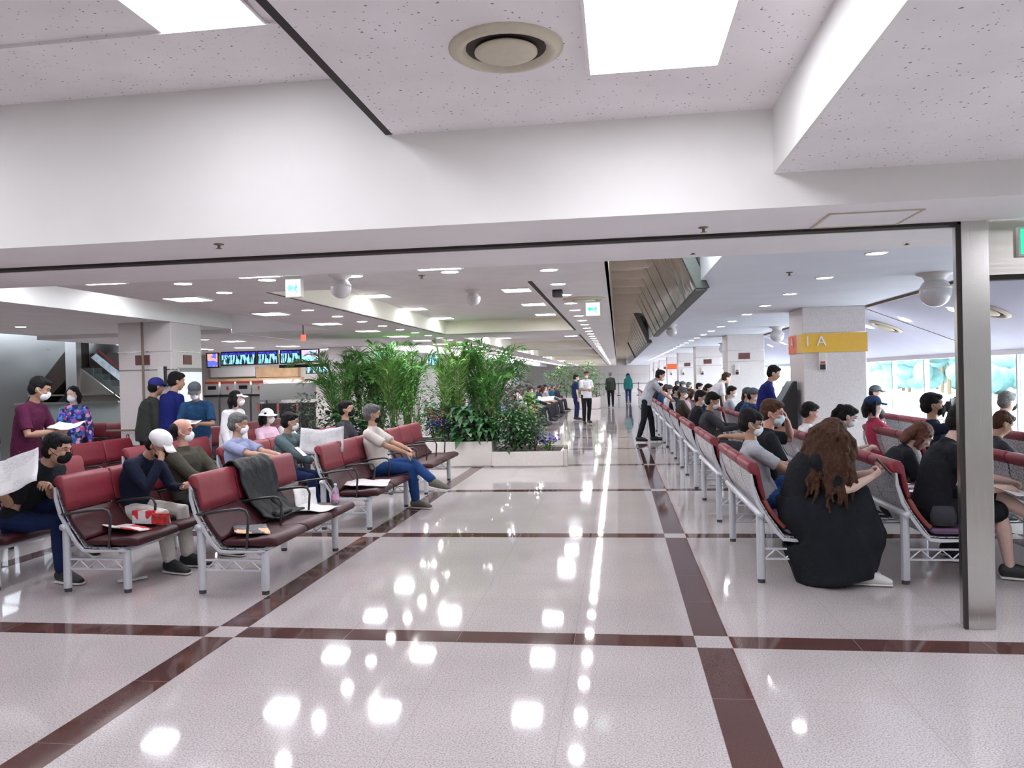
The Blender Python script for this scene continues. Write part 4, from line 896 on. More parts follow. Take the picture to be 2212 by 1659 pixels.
def palm(x, y, z, h, label, nf=16, sp=.75, m=G1m, group='palms in the plant boxes'):
    t = thing('palm_plant', label, 'plant', (x, y, z), rp_.uniform(0, 6), group)
    f = MB(); s = MB()
    for i in range(nf):
        a = 2*math.pi*i/nf+rp_.uniform(-.3, .3); l = h*rp_.uniform(.78, 1.2); out = sp*rp_.uniform(.25, 1.25)
        pts = []
        for j in range(11):
            u = j/10; r = out*(u**1.6)*.95+.04; zz = l*(math.sin(u*1.5)/math.sin(1.5))-(.9*out*max(0, u-.55)**1.5)
            pts.append(Vector((math.cos(a)*r, math.sin(a)*r, zz)))
        s.tube(pts, [.009-.0006*j for j in range(11)], n=5, dome=False)
        for j in range(34):
            u = .26+.74*j/33; k = min(9, int(u*10)); p = pts[k].lerp(pts[k+1], u*10-k); tn = (pts[k+1]-pts[k]).normalized()
            sd = tn.cross(Vector((0, 0, 1)));  sd = sd.normalized() if sd.length > .01 else Vector((1, 0, 0))
            ll = .34*(1-abs(u-.6)*1.25)*min(1.2, h)
            for e in (1, -1): leaf(f, p, tn*1.0+sd*e*.95+Vector((0, 0, rp_.uniform(.0, .5))), Vector((rp_.uniform(-1, 1), rp_.uniform(-1, 1), 1)), ll*rp_.uniform(.75, 1.1), .017, rp_.uniform(.1, .6))
    f.build('fronds', m, t); s.build('stems', M_stem, t)
    return t
def bush(x, y, z, h, r, label, n=420, L=.09, W=.05, m=G2m, m2=None, group='leafy shrubs in the plant boxes', droop=.4, z0=.12, trunk=True):
    t = thing('leafy_shrub', label, 'plant', (x, y, z), 0, group)
    f = MB()
    for i in range(n):
        a = rp_.uniform(0, 6.283); u = rp_.random()**.6; zz = rp_.uniform(z0, 1)*h; rr = r*math.sqrt(max(.05, 1-((zz/h-.5)/.62)**2))*u
        p = Vector((math.cos(a)*rr, math.sin(a)*rr, zz)); d = Vector((math.cos(a+rp_.uniform(-.8, .8)), math.sin(a+rp_.uniform(-.8, .8)), rp_.uniform(-.3, .9)))
        leaf(f, p, d, Vector((0, 0, 1)), L*rp_.uniform(.7, 1.3), W*rp_.uniform(.7, 1.2), droop)
    f.build('foliage', m, t)
    if m2:
        f2 = MB()
        for i in range(n//4):
            a = rp_.uniform(0, 6.283); zz = rp_.uniform(.3, 1)*h; rr = r*math.sqrt(max(.05, 1-((zz/h-.5)/.6)**2))
            p = Vector((math.cos(a)*rr, math.sin(a)*rr, zz)); leaf(f2, p, Vector((math.cos(a), math.sin(a), .5)), Vector((0, 0, 1)), L, W, droop)
        f2.build('young_leaves', m2, t)
    if trunk:
        s = MB()
        for k in range(4): 
            a = k*1.6; s.tube([(0, 0, 0), (math.cos(a)*r*.2, math.sin(a)*r*.2, h*.4), (math.cos(a)*r*.4, math.sin(a)*r*.4, h*.8)], [.012, .008, .004], n=6, dome=False)
        s.build('stems', M_trunk, t)
    return t
def flowers(x, y, z, h, r, label, n=60):
    t = thing('purple_flower_clump', label, 'flowers', (x, y, z), 0, 'purple flowers in the plant boxes')
    f = MB(); p_ = MB()
    for i in range(70):
        a = rp_.uniform(0, 6.28); leaf(f, Vector((math.cos(a)*r*.5*rp_.random(), math.sin(a)*r*.5*rp_.random(), rp_.uniform(0, h*.6))), Vector((math.cos(a), math.sin(a), 1.2)), Vector((0, 0, 1)), .10, .03, .3)
    for i in range(n):
        a = rp_.uniform(0, 6.28); u = r*math.sqrt(rp_.random()); c = Vector((math.cos(a)*u, math.sin(a)*u, h*rp_.uniform(.55, 1)))
        for k in range(5):
            b = k*1.257+i; leaf(p_, c, Vector((math.cos(b), math.sin(b)-.4, .5)), Vector((0, 0, 1)), .034, .032, .1)
    f.build('leaves', G3m, t); p_.build('petals', M_pur, t)
    return t
planter(-5.95, -2.235, 13.46, 14.75, .45, 'long pale stone planter box, taller left part behind the dull-red bench')
planter(-2.22, -.97, 13.38, 14.75, .27, 'low pale stone planter box by the aisle with a rounded corner stone')
tag(MB().ell((-.93, 13.5, .335), (.045, .045, .045)).build('corner_ball', mat('tan_knob', (.38, .33, .24), .6), smooth=True), 'small tan ball standing on the corner of the low planter', 'ball')
tag(MB().box(-.975, -.90, 13.45, 13.56, 0, .29).build('corner_post', M_plant, bevel=.01), 'pale corner post at the aisle end of the low planter', 'post')
for a in ((-5.25, 14.1, .41, 1.55, 'tall arching palm at the left end of the plant boxes', 20, .75), (-4.55, 14.4, .41, 1.75, 'tall palm behind the masked person in charcoal, second from the left', 16, .6), (-3.95, 14.2, .41, 1.55, 'dense palm in the middle of the long planter', 18, .55),
          (-2.95, 14.1, .41, 1.75, 'upright pale-tipped palm near the joint of the two planters', 12, .35), (-2.35, 14.25, .41, 1.62, 'large dark palm over the joint of the two planters', 24, .75), (-2.65, 14.5, .41, 1.45, 'palm behind the large dark one', 16, .6)):
    palm(a[0], a[1], a[2], a[3], a[4], a[5], a[6], G1m if a[0] != -2.95 else G3m)
palm(-4.95, 14.55, .41, 1.5, 'palm at the back between the two leftmost palms', 14, .6)
palm(-3.15, 13.95, .41, 1.55, 'slim tall pale green palm rising highest near the planter joint', 7, .16, G3m)
palm(-4.15, 13.95, .41, 1.5, 'light green palm right behind the cream-shirted head', 14, .5, G3m)
bush(-4.75, 14.2, .41, 1.2, .42, 'tall mixed bush among the left palms', 520, .10, .045, G2m, G1m)
bush(-3.1, 14.3, .41, 1.15, .40, 'tall bush at the back near the planter joint', 520, .10, .05, G2m, G1m)
bush(-2.45, 14.35, .41, 1.1, .42, 'tall bush under the large dark palm', 520, .11, .05, G1m, G2m)
bush(-5.75, 13.85, .41, .95, .38, 'grey-green bush at the far left end of the planter', 420, .10, .04, G4m)
bush(-5.05, 13.7, .41, .62, .42, 'broad dark-leaved bush under the leftmost palm', 230, .17, .11, G2m)
bush(-4.35, 13.75, .41, .85, .35, 'dark bush behind the cream-shirted head', 300, .11, .05, G2m, G3m)
bush(-3.75, 13.9, .41, 1.25, .40, 'tall mixed green bush in the middle of the planter', 640, .10, .04, G1m, G3m)
bush(-3.35, 13.75, .41, .75, .30, 'small-leaved bush above the dull-red bench', 260, .09, .05, G2m)
bush(-2.75, 13.8, .41, .62, .42, 'big-leaved dark plant above the planter joint', 150, .24, .15, G2m, droop=.6)
bush(-2.4, 13.75, .41, .45, .30, 'low dark creeping plant at the end of the tall planter', 120, .18, .11, G2m, droop=.7)
bush(-1.95, 14.2, .23, 1.68, .42, 'reddish-green speckled shrub in the low planter', 620, .10, .045, G4m, G5m)
bush(-1.62, 14.0, .23, 1.05, .30, 'bright light green shrub in the low planter', 420, .09, .06, G3m)
bush(-1.85, 13.7, .23, .72, .36, 'dark glossy shrub at the front of the low planter', 420, .13, .06, G2m, G1m)
bush(-1.5, 13.75, .23, .60, .26, 'loose grey-green shrub next to the purple flowers', 240, .10, .04, G4m)
flowers(-3.25, 13.65, .41, .42, .22, 'purple flower clump right of the dull-red bench back')
flowers(-2.95, 13.7, .41, .30, .14, 'small purple flower clump in the tall planter', 24)
flowers(-4.75, 13.65, .41, .30, .2, 'purple flowers behind the benches', 24)
flowers(-1.25, 13.68, .23, .30, .20, 'purple flower clump at the aisle end of the low planter', 70)
planter(-3.5, -.87, 36.6, 38.6, .55, 'far pale planter box beyond the standing people')
for i in range(7): bush(-3.2+i*.36, 37.4+.3*(i % 2), .5, 1.35+.2*(i % 3), .42, 'green shrub, %s from the left in the far planter' % ordn[i].replace('nearest', 'first'), 170, .16, .09, [G1m, G3m][i % 2], group='shrubs in the far planter')
# ================================================================ ceiling and wall fixtures
M_offw = mat('off_white_plastic', (.72, .70, .66), .5); M_beige = mat('aged_beige_paint', (.60, .55, .43), .6); M_blackp = mat('black_plastic', (.02, .02, .022), .4)
# round air diffuser in the middle bay
t = thing('air_diffuser', 'round beige ceiling air vent left of the big light panel', 'air vent', (-.43, 3.21, 2.94))
MB().lathe([(.150, .03), (.165, .0), (.19, -.024), (.215, -.022), (.228, -.008), (.24, -.006), (.24, 0)]).build('rim', M_beige, t, smooth=True)
MB().lathe([(.10, .0), (.150, -.001), (.168, -.003)]).build('throat', mat('dark_throat', (.05, .04, .035), .8), t, smooth=True)
MB().lathe([(0, -.034), (.06, -.034), (.115, -.030), (.132, -.022), (.132, -.016), (0, -.016)]).build('disc', M_beige, t, smooth=True)
for i, (x, y, rr, lb) in enumerate(((-.35, 8.6, .2, 'round air vent in the ceiling near the centre strip'), (3.98, 9.0, .2, 'round air vent on the sloping ceiling near the post'), (3.95, 12.1, .2, 'round air vent on the sloping ceiling behind the pillar'), (4.2, 14.6, .2, 'round air vent on the sloping ceiling beyond the first pillar'))):
    d = dup(t, (x, y, ZS if x < 3 else 2.43-(x-3.37)*.418-.004), label=lb)
    if x > 3: d.rotation_euler = (0, SL, 0)
def globe(x, y, z, r, label, drop=.02):
    t = thing('globe_camera', label, 'camera dome', (x, y, z), 0, 'globe shaped ceiling cameras')
    MB().lathe([(r*1.15, 0), (r*1.15, -.012), (r*.8, -.03), (r*.62, -drop-.03)], n=24).build('mount', M_offw, t, smooth=True)
    MB().ell((0, 0, -drop-.02-r*.85), (r, r, r), None, 24, 14).build('dome', mat('frosted_dome', (.66, .65, .66), .25, spec=.6), t, smooth=True)
    MB().lathe([(r*1.01, 0), (r*1.01, -.012), (r*.95, -.014)], (0, 0, -drop-.02-r*.55), n=24).build('band', M_offw, t, smooth=True)
globe(-2.166, 5.92, ZS, .082, 'white globe camera hanging by the green arrow exit sign')
globe(2.88, 7.5, ZS, .135, 'large white globe camera partly behind the steel post', .04)
globe(-1.74, 9.4, 2.66, .085, 'grey globe camera inside the large coffer')
globe(.95, 13.8, ZS, .09, 'small globe camera far down by the mirror boards'); globe(3.05, 15.4, ZS, .13, 'globe camera between the first two pillars', .04); globe(3.05, 23.0, ZS, .13, 'globe camera beyond the second pillar', .04)
def sprk(x, y, z, lb):
    t = thing('sprinkler_head', lb, 'sprinkler', (x, y, z), 0, 'sprinkler heads'); MB().lathe([(.03, 0), (.03, -.004), (.01, -.006), (.008, -.025), (.02, -.028), (.0, -.03)], n=12).build('rose', M_brown, t, smooth=True)
for x, y, z, lb in ((-2.38, 4.42, ZS, 'sprinkler head on the beam soffit at the left'), (.52, 4.67, ZS, 'sprinkler head on the beam soffit right of centre'), (.54, 5.52, ZS, 'sprinkler head just past the shutter slot'), (-1.57, 6.18, ZS, 'sprinkler head right of the globe camera'), (1.95, 4.93+.6, ZS, 'red sprinkler head near the steel post'), (1.5, 7.0, ZS, 'sprinkler head on the cool ceiling')): sprk(x, y, z, lb)
tag(MB().box(-.62, -.52, 7.6, 7.72, ZS-.07, ZS).build('ceiling_speaker', M_blackp, bevel=.01), 'small black box speaker under the ceiling right of the coffer', 'speaker')
# access hatch
t = thing('ceiling_hatch', 'square access hatch in the beam soffit near the steel post', 'hatch', (1.42, 4.66, ZS))
MB().box(-.235, .235, -.20, .20, -.002, 0).build('lid', M_plain, t)
f = MB(); f.box(-.25, -.235, -.21, .21, -.006, 0).box(.235, .25, -.21, .21, -.006, 0).box(-.235, .235, -.21, -.20, -.006, 0).box(-.235, .235, .20, .21, -.006, 0); f.build('frame', M_beige, t)
# exit signs
M_sgw = emit('lit_white_sign', (.85, .95, .92), 1.6); M_sgg = emit('lit_green_sign', (.02, .62, .30), 1.1); M_arrow = emit('lit_arrow_green', (.05, .70, .42), 1.0)
def flat(pts, y, m, name, parent, th=.004):
    return MB().prism([(p[0], p[1]) for p in pts], 1, y, y-th).build(name, m, parent, fix=True)
def exit_sign(x, y, z, w, h, label, rz=0, drop=.05, right=False):
    t = thing('exit_sign', label, 'exit sign', (x, y, z), rz, 'hanging exit signs')
    MB().box(-w/2, w/2, 0, .05, -h/2, h/2).build('case', M_offw, t); MB().box(-w/2+.006, w/2-.006, -.004, 0, -h/2+.006, h/2-.006).build('face', M_sgw, t)
    q = h*.1
    flat([(-.40*w, 0), (-.16*w, .26*h), (-.16*w, .10*h), (.02*w, .10*h), (.02*w, -.10*h), (-.16*w, -.10*h), (-.16*w, -.26*h)], -.005, M_arrow, 'arrow', t)
    m = MB(); m.ell((.20*w, -.007, .20*h), (.05*w, .003, .06*h), None, 10, 6); m.prism([(.10*w, .10*h), (.27*w, .14*h), (.30*w, -.02*h), (.18*w, -.06*h), (.30*w, -.26*h), (.24*w, -.30*h), (.12*w, -.10*h), (.05*w, -.24*h), (.0*w, -.20*h), (.10*w, -.02*h)], 1, -.005, -.009)
    m.build('running_figure', M_arrow, t, fix=True)
    if drop: MB().box(-w*.25, -w*.22, .02, .03, h/2, h/2+drop).box(w*.22, w*.25, .02, .03, h/2, h/2+drop).build('hanger', M_offw, t)
exit_sign(-2.555, 5.9, 2.325, .13, .145, 'small white exit sign with a green left arrow hanging past the beam', 0, .03)
exit_sign(-.255, 8.6, 2.30, .16, .15, 'pale exit sign hanging far right of the coffer', 0, .04)
exit_sign(-6.6, 27, 2.25, .3, .2, 'far green exit sign above the plants', 0, .1)
t = thing('exit_sign', 'green lit exit sign on the steel header, cut by the right edge', 'exit sign', (2.62, 4.92, 2.285), 0, None)
MB().box(-.28, .28, -.03, 0, -.085, .085).build('case', M_offw, t); MB().box(-.268, .268, -.034, -.03, -.073, .073).build('face', M_sgg, t)
# mirror-clad display boards along the centre strip
def mirror_mat():
    m, N, L, b = new_mat('mirror_cladding'); b.inputs['Base Color'].default_value = (.80, .77, .73, 1); b.inputs['Metallic'].default_value = 1; b.inputs['Roughness'].default_value = .10
    tc = N.new('ShaderNodeTexCoord'); n = N.new('ShaderNodeTexNoise'); n.inputs['Scale'].default_value = 3; L.new(tc.outputs['Object'], n.inputs['Vector'])
    bp = N.new('ShaderNodeBump'); bp.inputs['Strength'].default_value = .25; bp.inputs['Distance'].default_value = .05; L.new(n.outputs['Fac'], bp.inputs['Height']); L.new(bp.outputs['Normal'], b.inputs['Normal'])
    return m
M_mir = mirror_mat(); M_frg = mat('dark_green_grey_frame', (.10, .115, .11), .4, metal=.4)
def board(y0, y1, step, label):
    t = thing('mirror_board', label, 'display board', (0, y0, 0), 0, 'mirror clad boards above the aisle edge')
    n = int(round((y1-y0)/step))
    for i in range(n):
        a, b = i*step+.02, (i+1)*step-.02
        MB().prism([(.745, 2.36), (.405, 3.12), (.43, 3.13), (.77, 2.37)], 1, a, b).build('mirror_panel', M_mir, t)
        MB().prism([(.742, 2.35), (.40, 3.13), (.45, 3.13), (.79, 2.35)], 1, (i+1)*step-.02, (i+1)*step+.02).build('joint', M_frg, t)
    MB().prism([(.742, 2.35), (.40, 3.13), (.52, 3.13), (.86, 2.35)], 1, -.03, .06).build('end_cap', M_frg, t)
    MB().prism([(.74, 2.33), (.84, 2.33), (.84, 2.36), (.74, 2.36)], 1, 0, y1-y0).build('bottom_rail', M_frg, t)
board(7.35, 16.1, 1.25, 'long mirror-panelled board slanting over the right side of the aisle, nearest')
board(19.3, 33.0, 1.37, 'second mirror-panelled board farther down the aisle'); board(35.0, 52.5, 1.75, 'farthest mirror-panelled board down the aisle')
# pillar sign with the letter A, white device below
def text(s, size, m, parent, loc, rot=(R(90), 0, 0), ext=.004, name='lettering'):
    c = bpy.data.curves.new(name, 'FONT'); c.body = s; c.size = size; c.extrude = ext; c.align_x = 'CENTER'; c.align_y = 'CENTER'
    o = bpy.data.objects.new(name, c); C.objects.link(o)
    me = bpy.data.meshes.new_from_object(o.evaluated_get(bpy.context.evaluated_depsgraph_get())); bpy.data.objects.remove(o)
    o = bpy.data.objects.new(name, me); C.objects.link(o); me.materials.append(m); o.parent = parent; o.location = loc; o.rotation_euler = rot; return o
M_yel = mat('yellow_sign', (.82, .50, .07), .35); M_ora = mat('orange_sign', (.75, .12, .03), .4); M_let = mat('silver_letter', (.80, .82, .84), .3, metal=.2)
t = thing('gate_band_sign', 'yellow band sign with a silver letter A around the near pillar', 'sign', (2.50, 10.95, 1.93))
MB().box(-.014, .834, -.014, -.0065, -.127, .13).build('front_plate', M_yel, t); MB().box(-.014, -.0065, 0, .30, -.127, .13).build('side_plate', M_yel, t); MB().box(-.014, -.0065, .30, .82, -.127, .13).build('orange_plate', M_ora, t)
text('A', .2, M_let, t, (.24, -.02, .02)); text('A', .2, M_let, t, (-.02, .55, .02), (R(90), 0, R(-90))); text('I', .2, M_let, t, (.06, -.02, .02))
t = thing('wall_dispenser', 'white dispenser box hanging on the near pillar below the letter A', 'dispenser', (2.74, 10.95, 1.68))
MB().box(-.05, .05, -.06, 0, -.12, .12).build('case', M_offw, t, bevel=.01); MB().box(-.035, .035, -.065, -.06, -.11, -.04).build('dark_window', M_blackp, t); MB().box(-.03, .03, -.064, -.06, -.03, 0).build('red_label', mat('red_label', (.5, .1, .1), .5), t)
for i in (1, 2, 3, 4, 5):
    d = dup(t, (2.7, 10.95+7.28*i, 1.62), label='white dispenser box on the %s pillar of the right row' % ordn[i], group='dispenser boxes on the right pillars')
t['group'] = 'dispenser boxes on the right pillars'
t = thing('gate_band_sign', 'orange band sign on the fifth pillar down the right row', 'sign', (2.50, 10.95+7.28*4, 1.93)); MB().box(-.014, .834, -.014, -.007, -.127, .13).build('plate', M_ora, t)
# self-service kiosks beside the pillars
M_scr = mat('dark_kiosk_screen', (.03, .06, .06), .15, noise_amt=.9, noise_scale=5)
def kiosk(x, y, rz, lb):
    t = thing('kiosk', lb, 'kiosk', (x, y, 0), rz, 'tilted screen kiosks by the pillars')
    MB().prism([(-.02, .0), (.22, 0), (.22, 1.42), (.18, 1.42), (-.12, .88), (-.02, .80)], 1, -.24, .24).build('case', M_blackp, t, bevel=.01, fix=True)
    MB().prism([(.168, 1.415), (-.125, .895), (-.12, .89), (.173, 1.41)], 1, -.21, .21).build('screen', M_scr, t, fix=True)
    MB().box(-.1, .26, -.26, .26, 0, .04).build('base', M_blackp, t)
kiosk(2.22, 11.3, 0, 'tilted black screen kiosk against the near pillar'); kiosk(2.22, 18.6, 0, 'tilted dark teal screen kiosk against the second pillar')
# ---------------------------------------------------------------- escalator corner at the far left
M_sst = brushed('wavy_stainless_wall', (.27, .27, .28), .3, 0, 6); M_esd = mat('dark_escalator_soffit', (.045, .032, .028), .25); M_step = mat('grey_green_step', (.10, .125, .125), .5); M_rub = mat('red_handrail', (.20, .02, .03), .4); M_bal = mat('pale_balustrade_panel', (.5, .58, .66), .3, noise_amt=.3, noise_scale=9)
struct(MB().box(XL, -9.9, 15.6, 15.7, 0, 5).box(-9.95, -9.85, 11.45, 15.6, 2.55, 5).box(XL, -9.9, 11.3, 11.4, 2.55, 5).build('wall_escalator', M_sst)); struct(MB().box(XL, -9.9, 11.3, 15.7, 5, 5.1).build('ceiling_void', M_plain))
struct(MB().box(-10.0, -7.0, 21.6, 21.8, 0, 2.5).box(XL, -10, 21.6, 21.8, 0, 2.5).build('wall_shopfront', mat('shopfront_wall', (.62, .58, .54), .6)))
t = thing('escalator', 'escalator with dark underside and stepped side beyond the floral blouse', 'escalator', (-11.4, 15.1, 0))
MB().prism([(-1.25, 1.28), (-.80, 1.28), (-.0, 2.0), (-.0, 2.66)], 1, -.05, .35).build('underside', M_esd, t, fix=True)
MB().prism([(.05, 1.30), (1.0, 1.28), (.15, 1.98), (.05, 2.05)], 1, -.08, .3).build('side_panel', brushed('brown_steel_side', (.30, .27, .25), .35, 0, 60), t, fix=True)
for i in range(5): MB().box(.12+i*.2, .34+i*.2, .0, .3, 1.72-i*.135, 2.0-i*.135).build('step', M_step, t, bevel=.01)
MB().box(.05, 1.05, .3, .34, 1.3, 2.32).build('inner_wall', mat('dark_inner_wall', (.10, .09, .08), .4), t)
MB().tube([(.13, -.1, 2.02), (.16, -.1, 1.98), (1.05, -.1, 1.33)], .018, n=8).build('stringer_rail', M_steel, t)
MB().prism([(.40, 2.21), (.52, 2.30), (1.1, 1.84), (1.1, 1.66)], 1, -.14, -.12).build('balustrade', M_bal, t, fix=True)
MB().tube([(.55, -.13, 2.37), (1.1, -.13, 1.93)], .022, n=8).build('handrail', M_rub, t)
MB().box(-.16, .09, -.18, -.02, 1.25, 5).build('column', brushed('column_steel', (.66, .65, .67), .3, 2), t)
MB().box(-1.3, 1.1, -.3, .2, 1.25, 1.29).build('ledge', M_steel, t); MB().box(-1.3, 1.1, -.22, .2, 0, 1.25).build('ledge_base', mat('grey_green_base', (.26, .30, .29), .5), t); MB().box(-1.0, 1.1, -.25, .0, 1.42, 1.45).build('upper_ledge', M_steel, t)
# ---------------------------------------------------------------- counters, screens and gates behind the left benches
def screen_mat(name, bgc, inkc, sx, sz, thr, s=1.0):
    m, N, L, b = new_mat(name); tc = N.new('ShaderNodeTexCoord'); mp = N.new('ShaderNodeMapping'); mp.inputs['Scale'].default_value = (sx, 1, sz); L.new(tc.outputs['Object'], mp.inputs[0])
    n = N.new('ShaderNodeTexNoise'); n.inputs['Scale'].default_value = 1; n.inputs['Detail'].default_value = 2; n.inputs['Distortion'].default_value = .6; L.new(mp.outputs[0], n.inputs['Vector'])
    g = mth(N, L, 'GREATER_THAN', n.outputs['Fac'], thr); mx = N.new('ShaderNodeMix'); mx.data_type = 'RGBA'; L.new(g, mx.inputs[0]); mx.inputs[6].default_value = (*bgc, 1); mx.inputs[7].default_value = (*inkc, 1)
    L.new(mx.outputs[2], b.inputs['Base Color']); L.new(mx.outputs[2], b.inputs['Emission Color']); b.inputs['Emission Strength'].default_value = s; b.inputs['Roughness'].default_value = .3
    return m
M_fid = screen_mat('flight_board_screen', (.01, .015, .03), (.25, .62, .75), 20, 4, .52, 1.1); M_fid2 = screen_mat('blue_title_strip', (.02, .02, .25), (.05, .05, .6), 8, 8, .5, .9)
M_ad = screen_mat('pastel_advert_screen', (.75, .45, .80), (.30, .78, .85), 3, 5, .5, 1.1); M_ad2 = screen_mat('bright_advert_screen', (.75, .35, .30), (.10, .15, .75), 3, 4, .5, 1.0)
def screen(x, y, z, w, h, m, lb, title=True, grp='flight boards over the left counters'):
    t = thing('display_screen', lb, 'screen', (x, y, z), 0, grp)
    MB().box(-w/2, w/2, 0, .08, -h/2, h/2).build('case', M_blackp, t); MB().box(-w/2+.03, w/2-.03, -.004, 0, -h/2+.03, h/2-.03).build('picture', m, t)
    if title: MB().box(-w/2+.03, w/2-.03, -.008, -.004, h/2-.09, h/2-.03).build('title_strip', M_fid2, t)
    MB().box(-.02, .02, .03, .05, h/2, ZS-z).build('hanger', M_blackp, t)
screen(-9.78, 19, 2.25, .98, .36, M_fid, 'wide flight board with cyan lettering, first from the left pillar'); screen(-8.98, 19, 2.25, .56, .36, M_fid, 'flight board with cyan lettering, middle one'); screen(-8.36, 19, 2.25, .56, .36, M_fid, 'flight board with cyan lettering, third')
screen(-7.83, 19, 2.27, .5, .34, M_ad, 'pastel pink and cyan advert screen beside the flight boards', False); screen(-10.5, 19, 2.22, .34, .40, M_ad2, 'small red and blue advert screen at the left pillar', False)
screen(-7.5, 24, 2.36, 1.0, .36, M_fid, 'blue flight board glimpsed above the palms'); screen(-8.25, 20.8, 1.93, .9, .22, M_fid, 'lower row flight board under the black beam', False, None); screen(-6.25, 26, 2.24, .42, .40, M_fid, 'small dark information screen between the palms', False, None)
tag(MB().box(-8.9, -7.55, 19.5, 19.6, 1.98, 2.06).build('black_beam', M_blackp), 'black hanging beam under the flight boards', 'beam')
M_tan = mat('tan_wood_panel', (.50, .34, .19), .5, noise_amt=.15, noise_scale=5); M_kio = mat('white_counter_unit', (.70, .69, .68), .5); M_redp = mat('red_print', (.60, .08, .06), .5); M_gbox = mat('grey_partition', (.27, .27, .26), .7, noise_amt=.1, noise_scale=60)
tag(MB().box(-11.9, -10.5, 21.4, 21.6, 1.8, 2.08).build('white_fascia', M_kio), 'white fascia panel left of the tan panel', 'panel'); tag(MB().box(-10.48, -9.2, 21.4, 21.6, 1.76, 2.06).build('tan_fascia', M_tan), 'tan fascia panel below the flight boards', 'panel')
tag(MB().box(-11.9, -9.0, 21.2, 21.4, 1.66, 1.74).build('wood_shelf', M_tan), 'brown wooden shelf line over the white counter units', 'shelf')
for i, lb in enumerate(('first', 'second', 'third', 'fourth', 'fifth')):
    t = thing('counter_unit', '%s white counter unit from the left, below the shelf' % lb, 'counter', (-11.2+.46*i, 20.2, 0), 0, 'white counter units')
    MB().box(-.2, .2, 0, .3, 1.30, 1.64).build('cabinet', M_kio, t, bevel=.01); MB().box(-.2, .2, -.01, 0, 1.60, 1.66).build('red_strip', M_redp, t)
    (MB().box(-.12, .12, -.012, 0, 1.44, 1.54).build('dark_screen', M_blackp, t) if i % 2 == 0 else MB().box(-.03, .03, -.012, 0, 1.42, 1.52).build('red_mark', M_redp, t))
    MB().box(-.2, .2, -.1, .3, 1.24, 1.29).build('shelf', M_blackp, t); MB().box(-.2, .2, -.05, .3, 0, 1.24).build('plinth', mat('grey_plinth', (.35, .34, .33), .6), t)
tag(MB().box(-8.25, -6.96, 17.0, 17.2, 1.19, 1.57).build('grey_partition_screen', M_gbox), 'grey hanging partition screen above the security gates', 'partition')
tag(MB().box(-8.25, -6.96, 17.2, 17.3, 1.57, 1.66).build('fascia_strip', screen_mat('red_white_strip', (.72, .68, .68), (.75, .25, .22), 6, 12, .6, .3)), 'white fascia strip with red lettering above the grey partition', 'fascia')
for i in range(3):
    x = -7.9+.46*i; t = thing('security_gate', '%s dark gate leaf under the grey partition' % ordn[i].replace('nearest', 'first'), 'gate', (x, 16.6, 0), 0, 'dark security gates')
    MB().box(-.22, -.16, 0, .2, 0, 1.15).build('post', M_steel, t); MB().box(-.15, .2, .08, .12, .1, 1.12).build('leaf', M_blackp, t); MB().box(-.215, -.165, -.01, 0, .98, 1.08).build('red_light', M_redp, t)
for i, (x, y, z, lb) in enumerate(((-5.05, 12.0, 2.3, 'small red hanging sign in front of the left pillars'),)):
    t = thing('hanging_sign', lb, 'sign', (x, y, z)); MB().box(-.04, .04, 0, .02, -.05, .05).build('red_plate', emit('lit_red', (.9, .15, .1), 1), t); MB().box(-.005, .005, 0, .01, .05, 2.865-z).build('rod', M_blackp, t)
# notice boards on the left pillar, rail line posts
t = thing('notice_board', 'bright white notice board on the right face of the left pillar', 'notice board', (-6.30, 10.72, 1.5))
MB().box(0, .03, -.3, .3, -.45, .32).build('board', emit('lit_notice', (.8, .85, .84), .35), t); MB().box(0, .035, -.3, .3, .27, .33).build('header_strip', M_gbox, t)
t = thing('pillar_pipe', 'dark steel pipe running down the left pillar', 'pipe', (-6.72, 10.24, 0)); MB().tube([(0, 0, 0), (0, 0, 2.49)], .018, n=10, dome=False).build('tube', M_brown, t)
t = thing('wall_dispenser', 'white dispenser on the left pillar above the blue cap', 'dispenser', (-6.45, 10.27, 1.72)); MB().box(-.05, .04, -.04, .02, -.14, .14).build('case', M_offw, t, bevel=.01); MB().box(.045, .065, -.03, .02, -.14, .13).build('black_strip', M_blackp, t)
for k, z in enumerate((.95, .72)):
    tag(MB().tube([(-7.3, 10.22, z), (-6.1, 10.22, z)], .014, n=8).build('guard_rail', M_brown), ['upper', 'lower'][k]+' brown guard rail across the left pillar', 'rail')
# glass outdoors: ground, hedge of pale trees, canopy
struct(MB().box(XR+.2, 90, -20, 140, -.35, -.25).build('ground_outside', mat('pale_forecourt', (.75, .74, .72), .8)))
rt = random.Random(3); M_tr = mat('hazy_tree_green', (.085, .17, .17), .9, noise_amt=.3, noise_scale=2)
for i in range(20):
    x, y = 24+rt.uniform(-3, 5), 24+i*3.4
    t = thing('outdoor_tree', '%s outdoor tree along the road, seen through the window wall' % ordn[i].replace('nearest', 'first'), 'tree', (x, y, -.3), 0, 'trees outside the window'); f = MB()
    for k in range(12): f.ell((rt.uniform(-1.7, 1.7), rt.uniform(-1.7, 1.7), rt.uniform(.8, 3.9)), (rt.uniform(.6, 1.2), rt.uniform(.6, 1.2), rt.uniform(.5, .9)), None, 10, 7)
    f.build('crown', M_tr, t, smooth=True); MB().tube([(0, 0, 0), (0, 0, 2)], .14, n=8, dome=False).build('trunk', M_trunk, t)
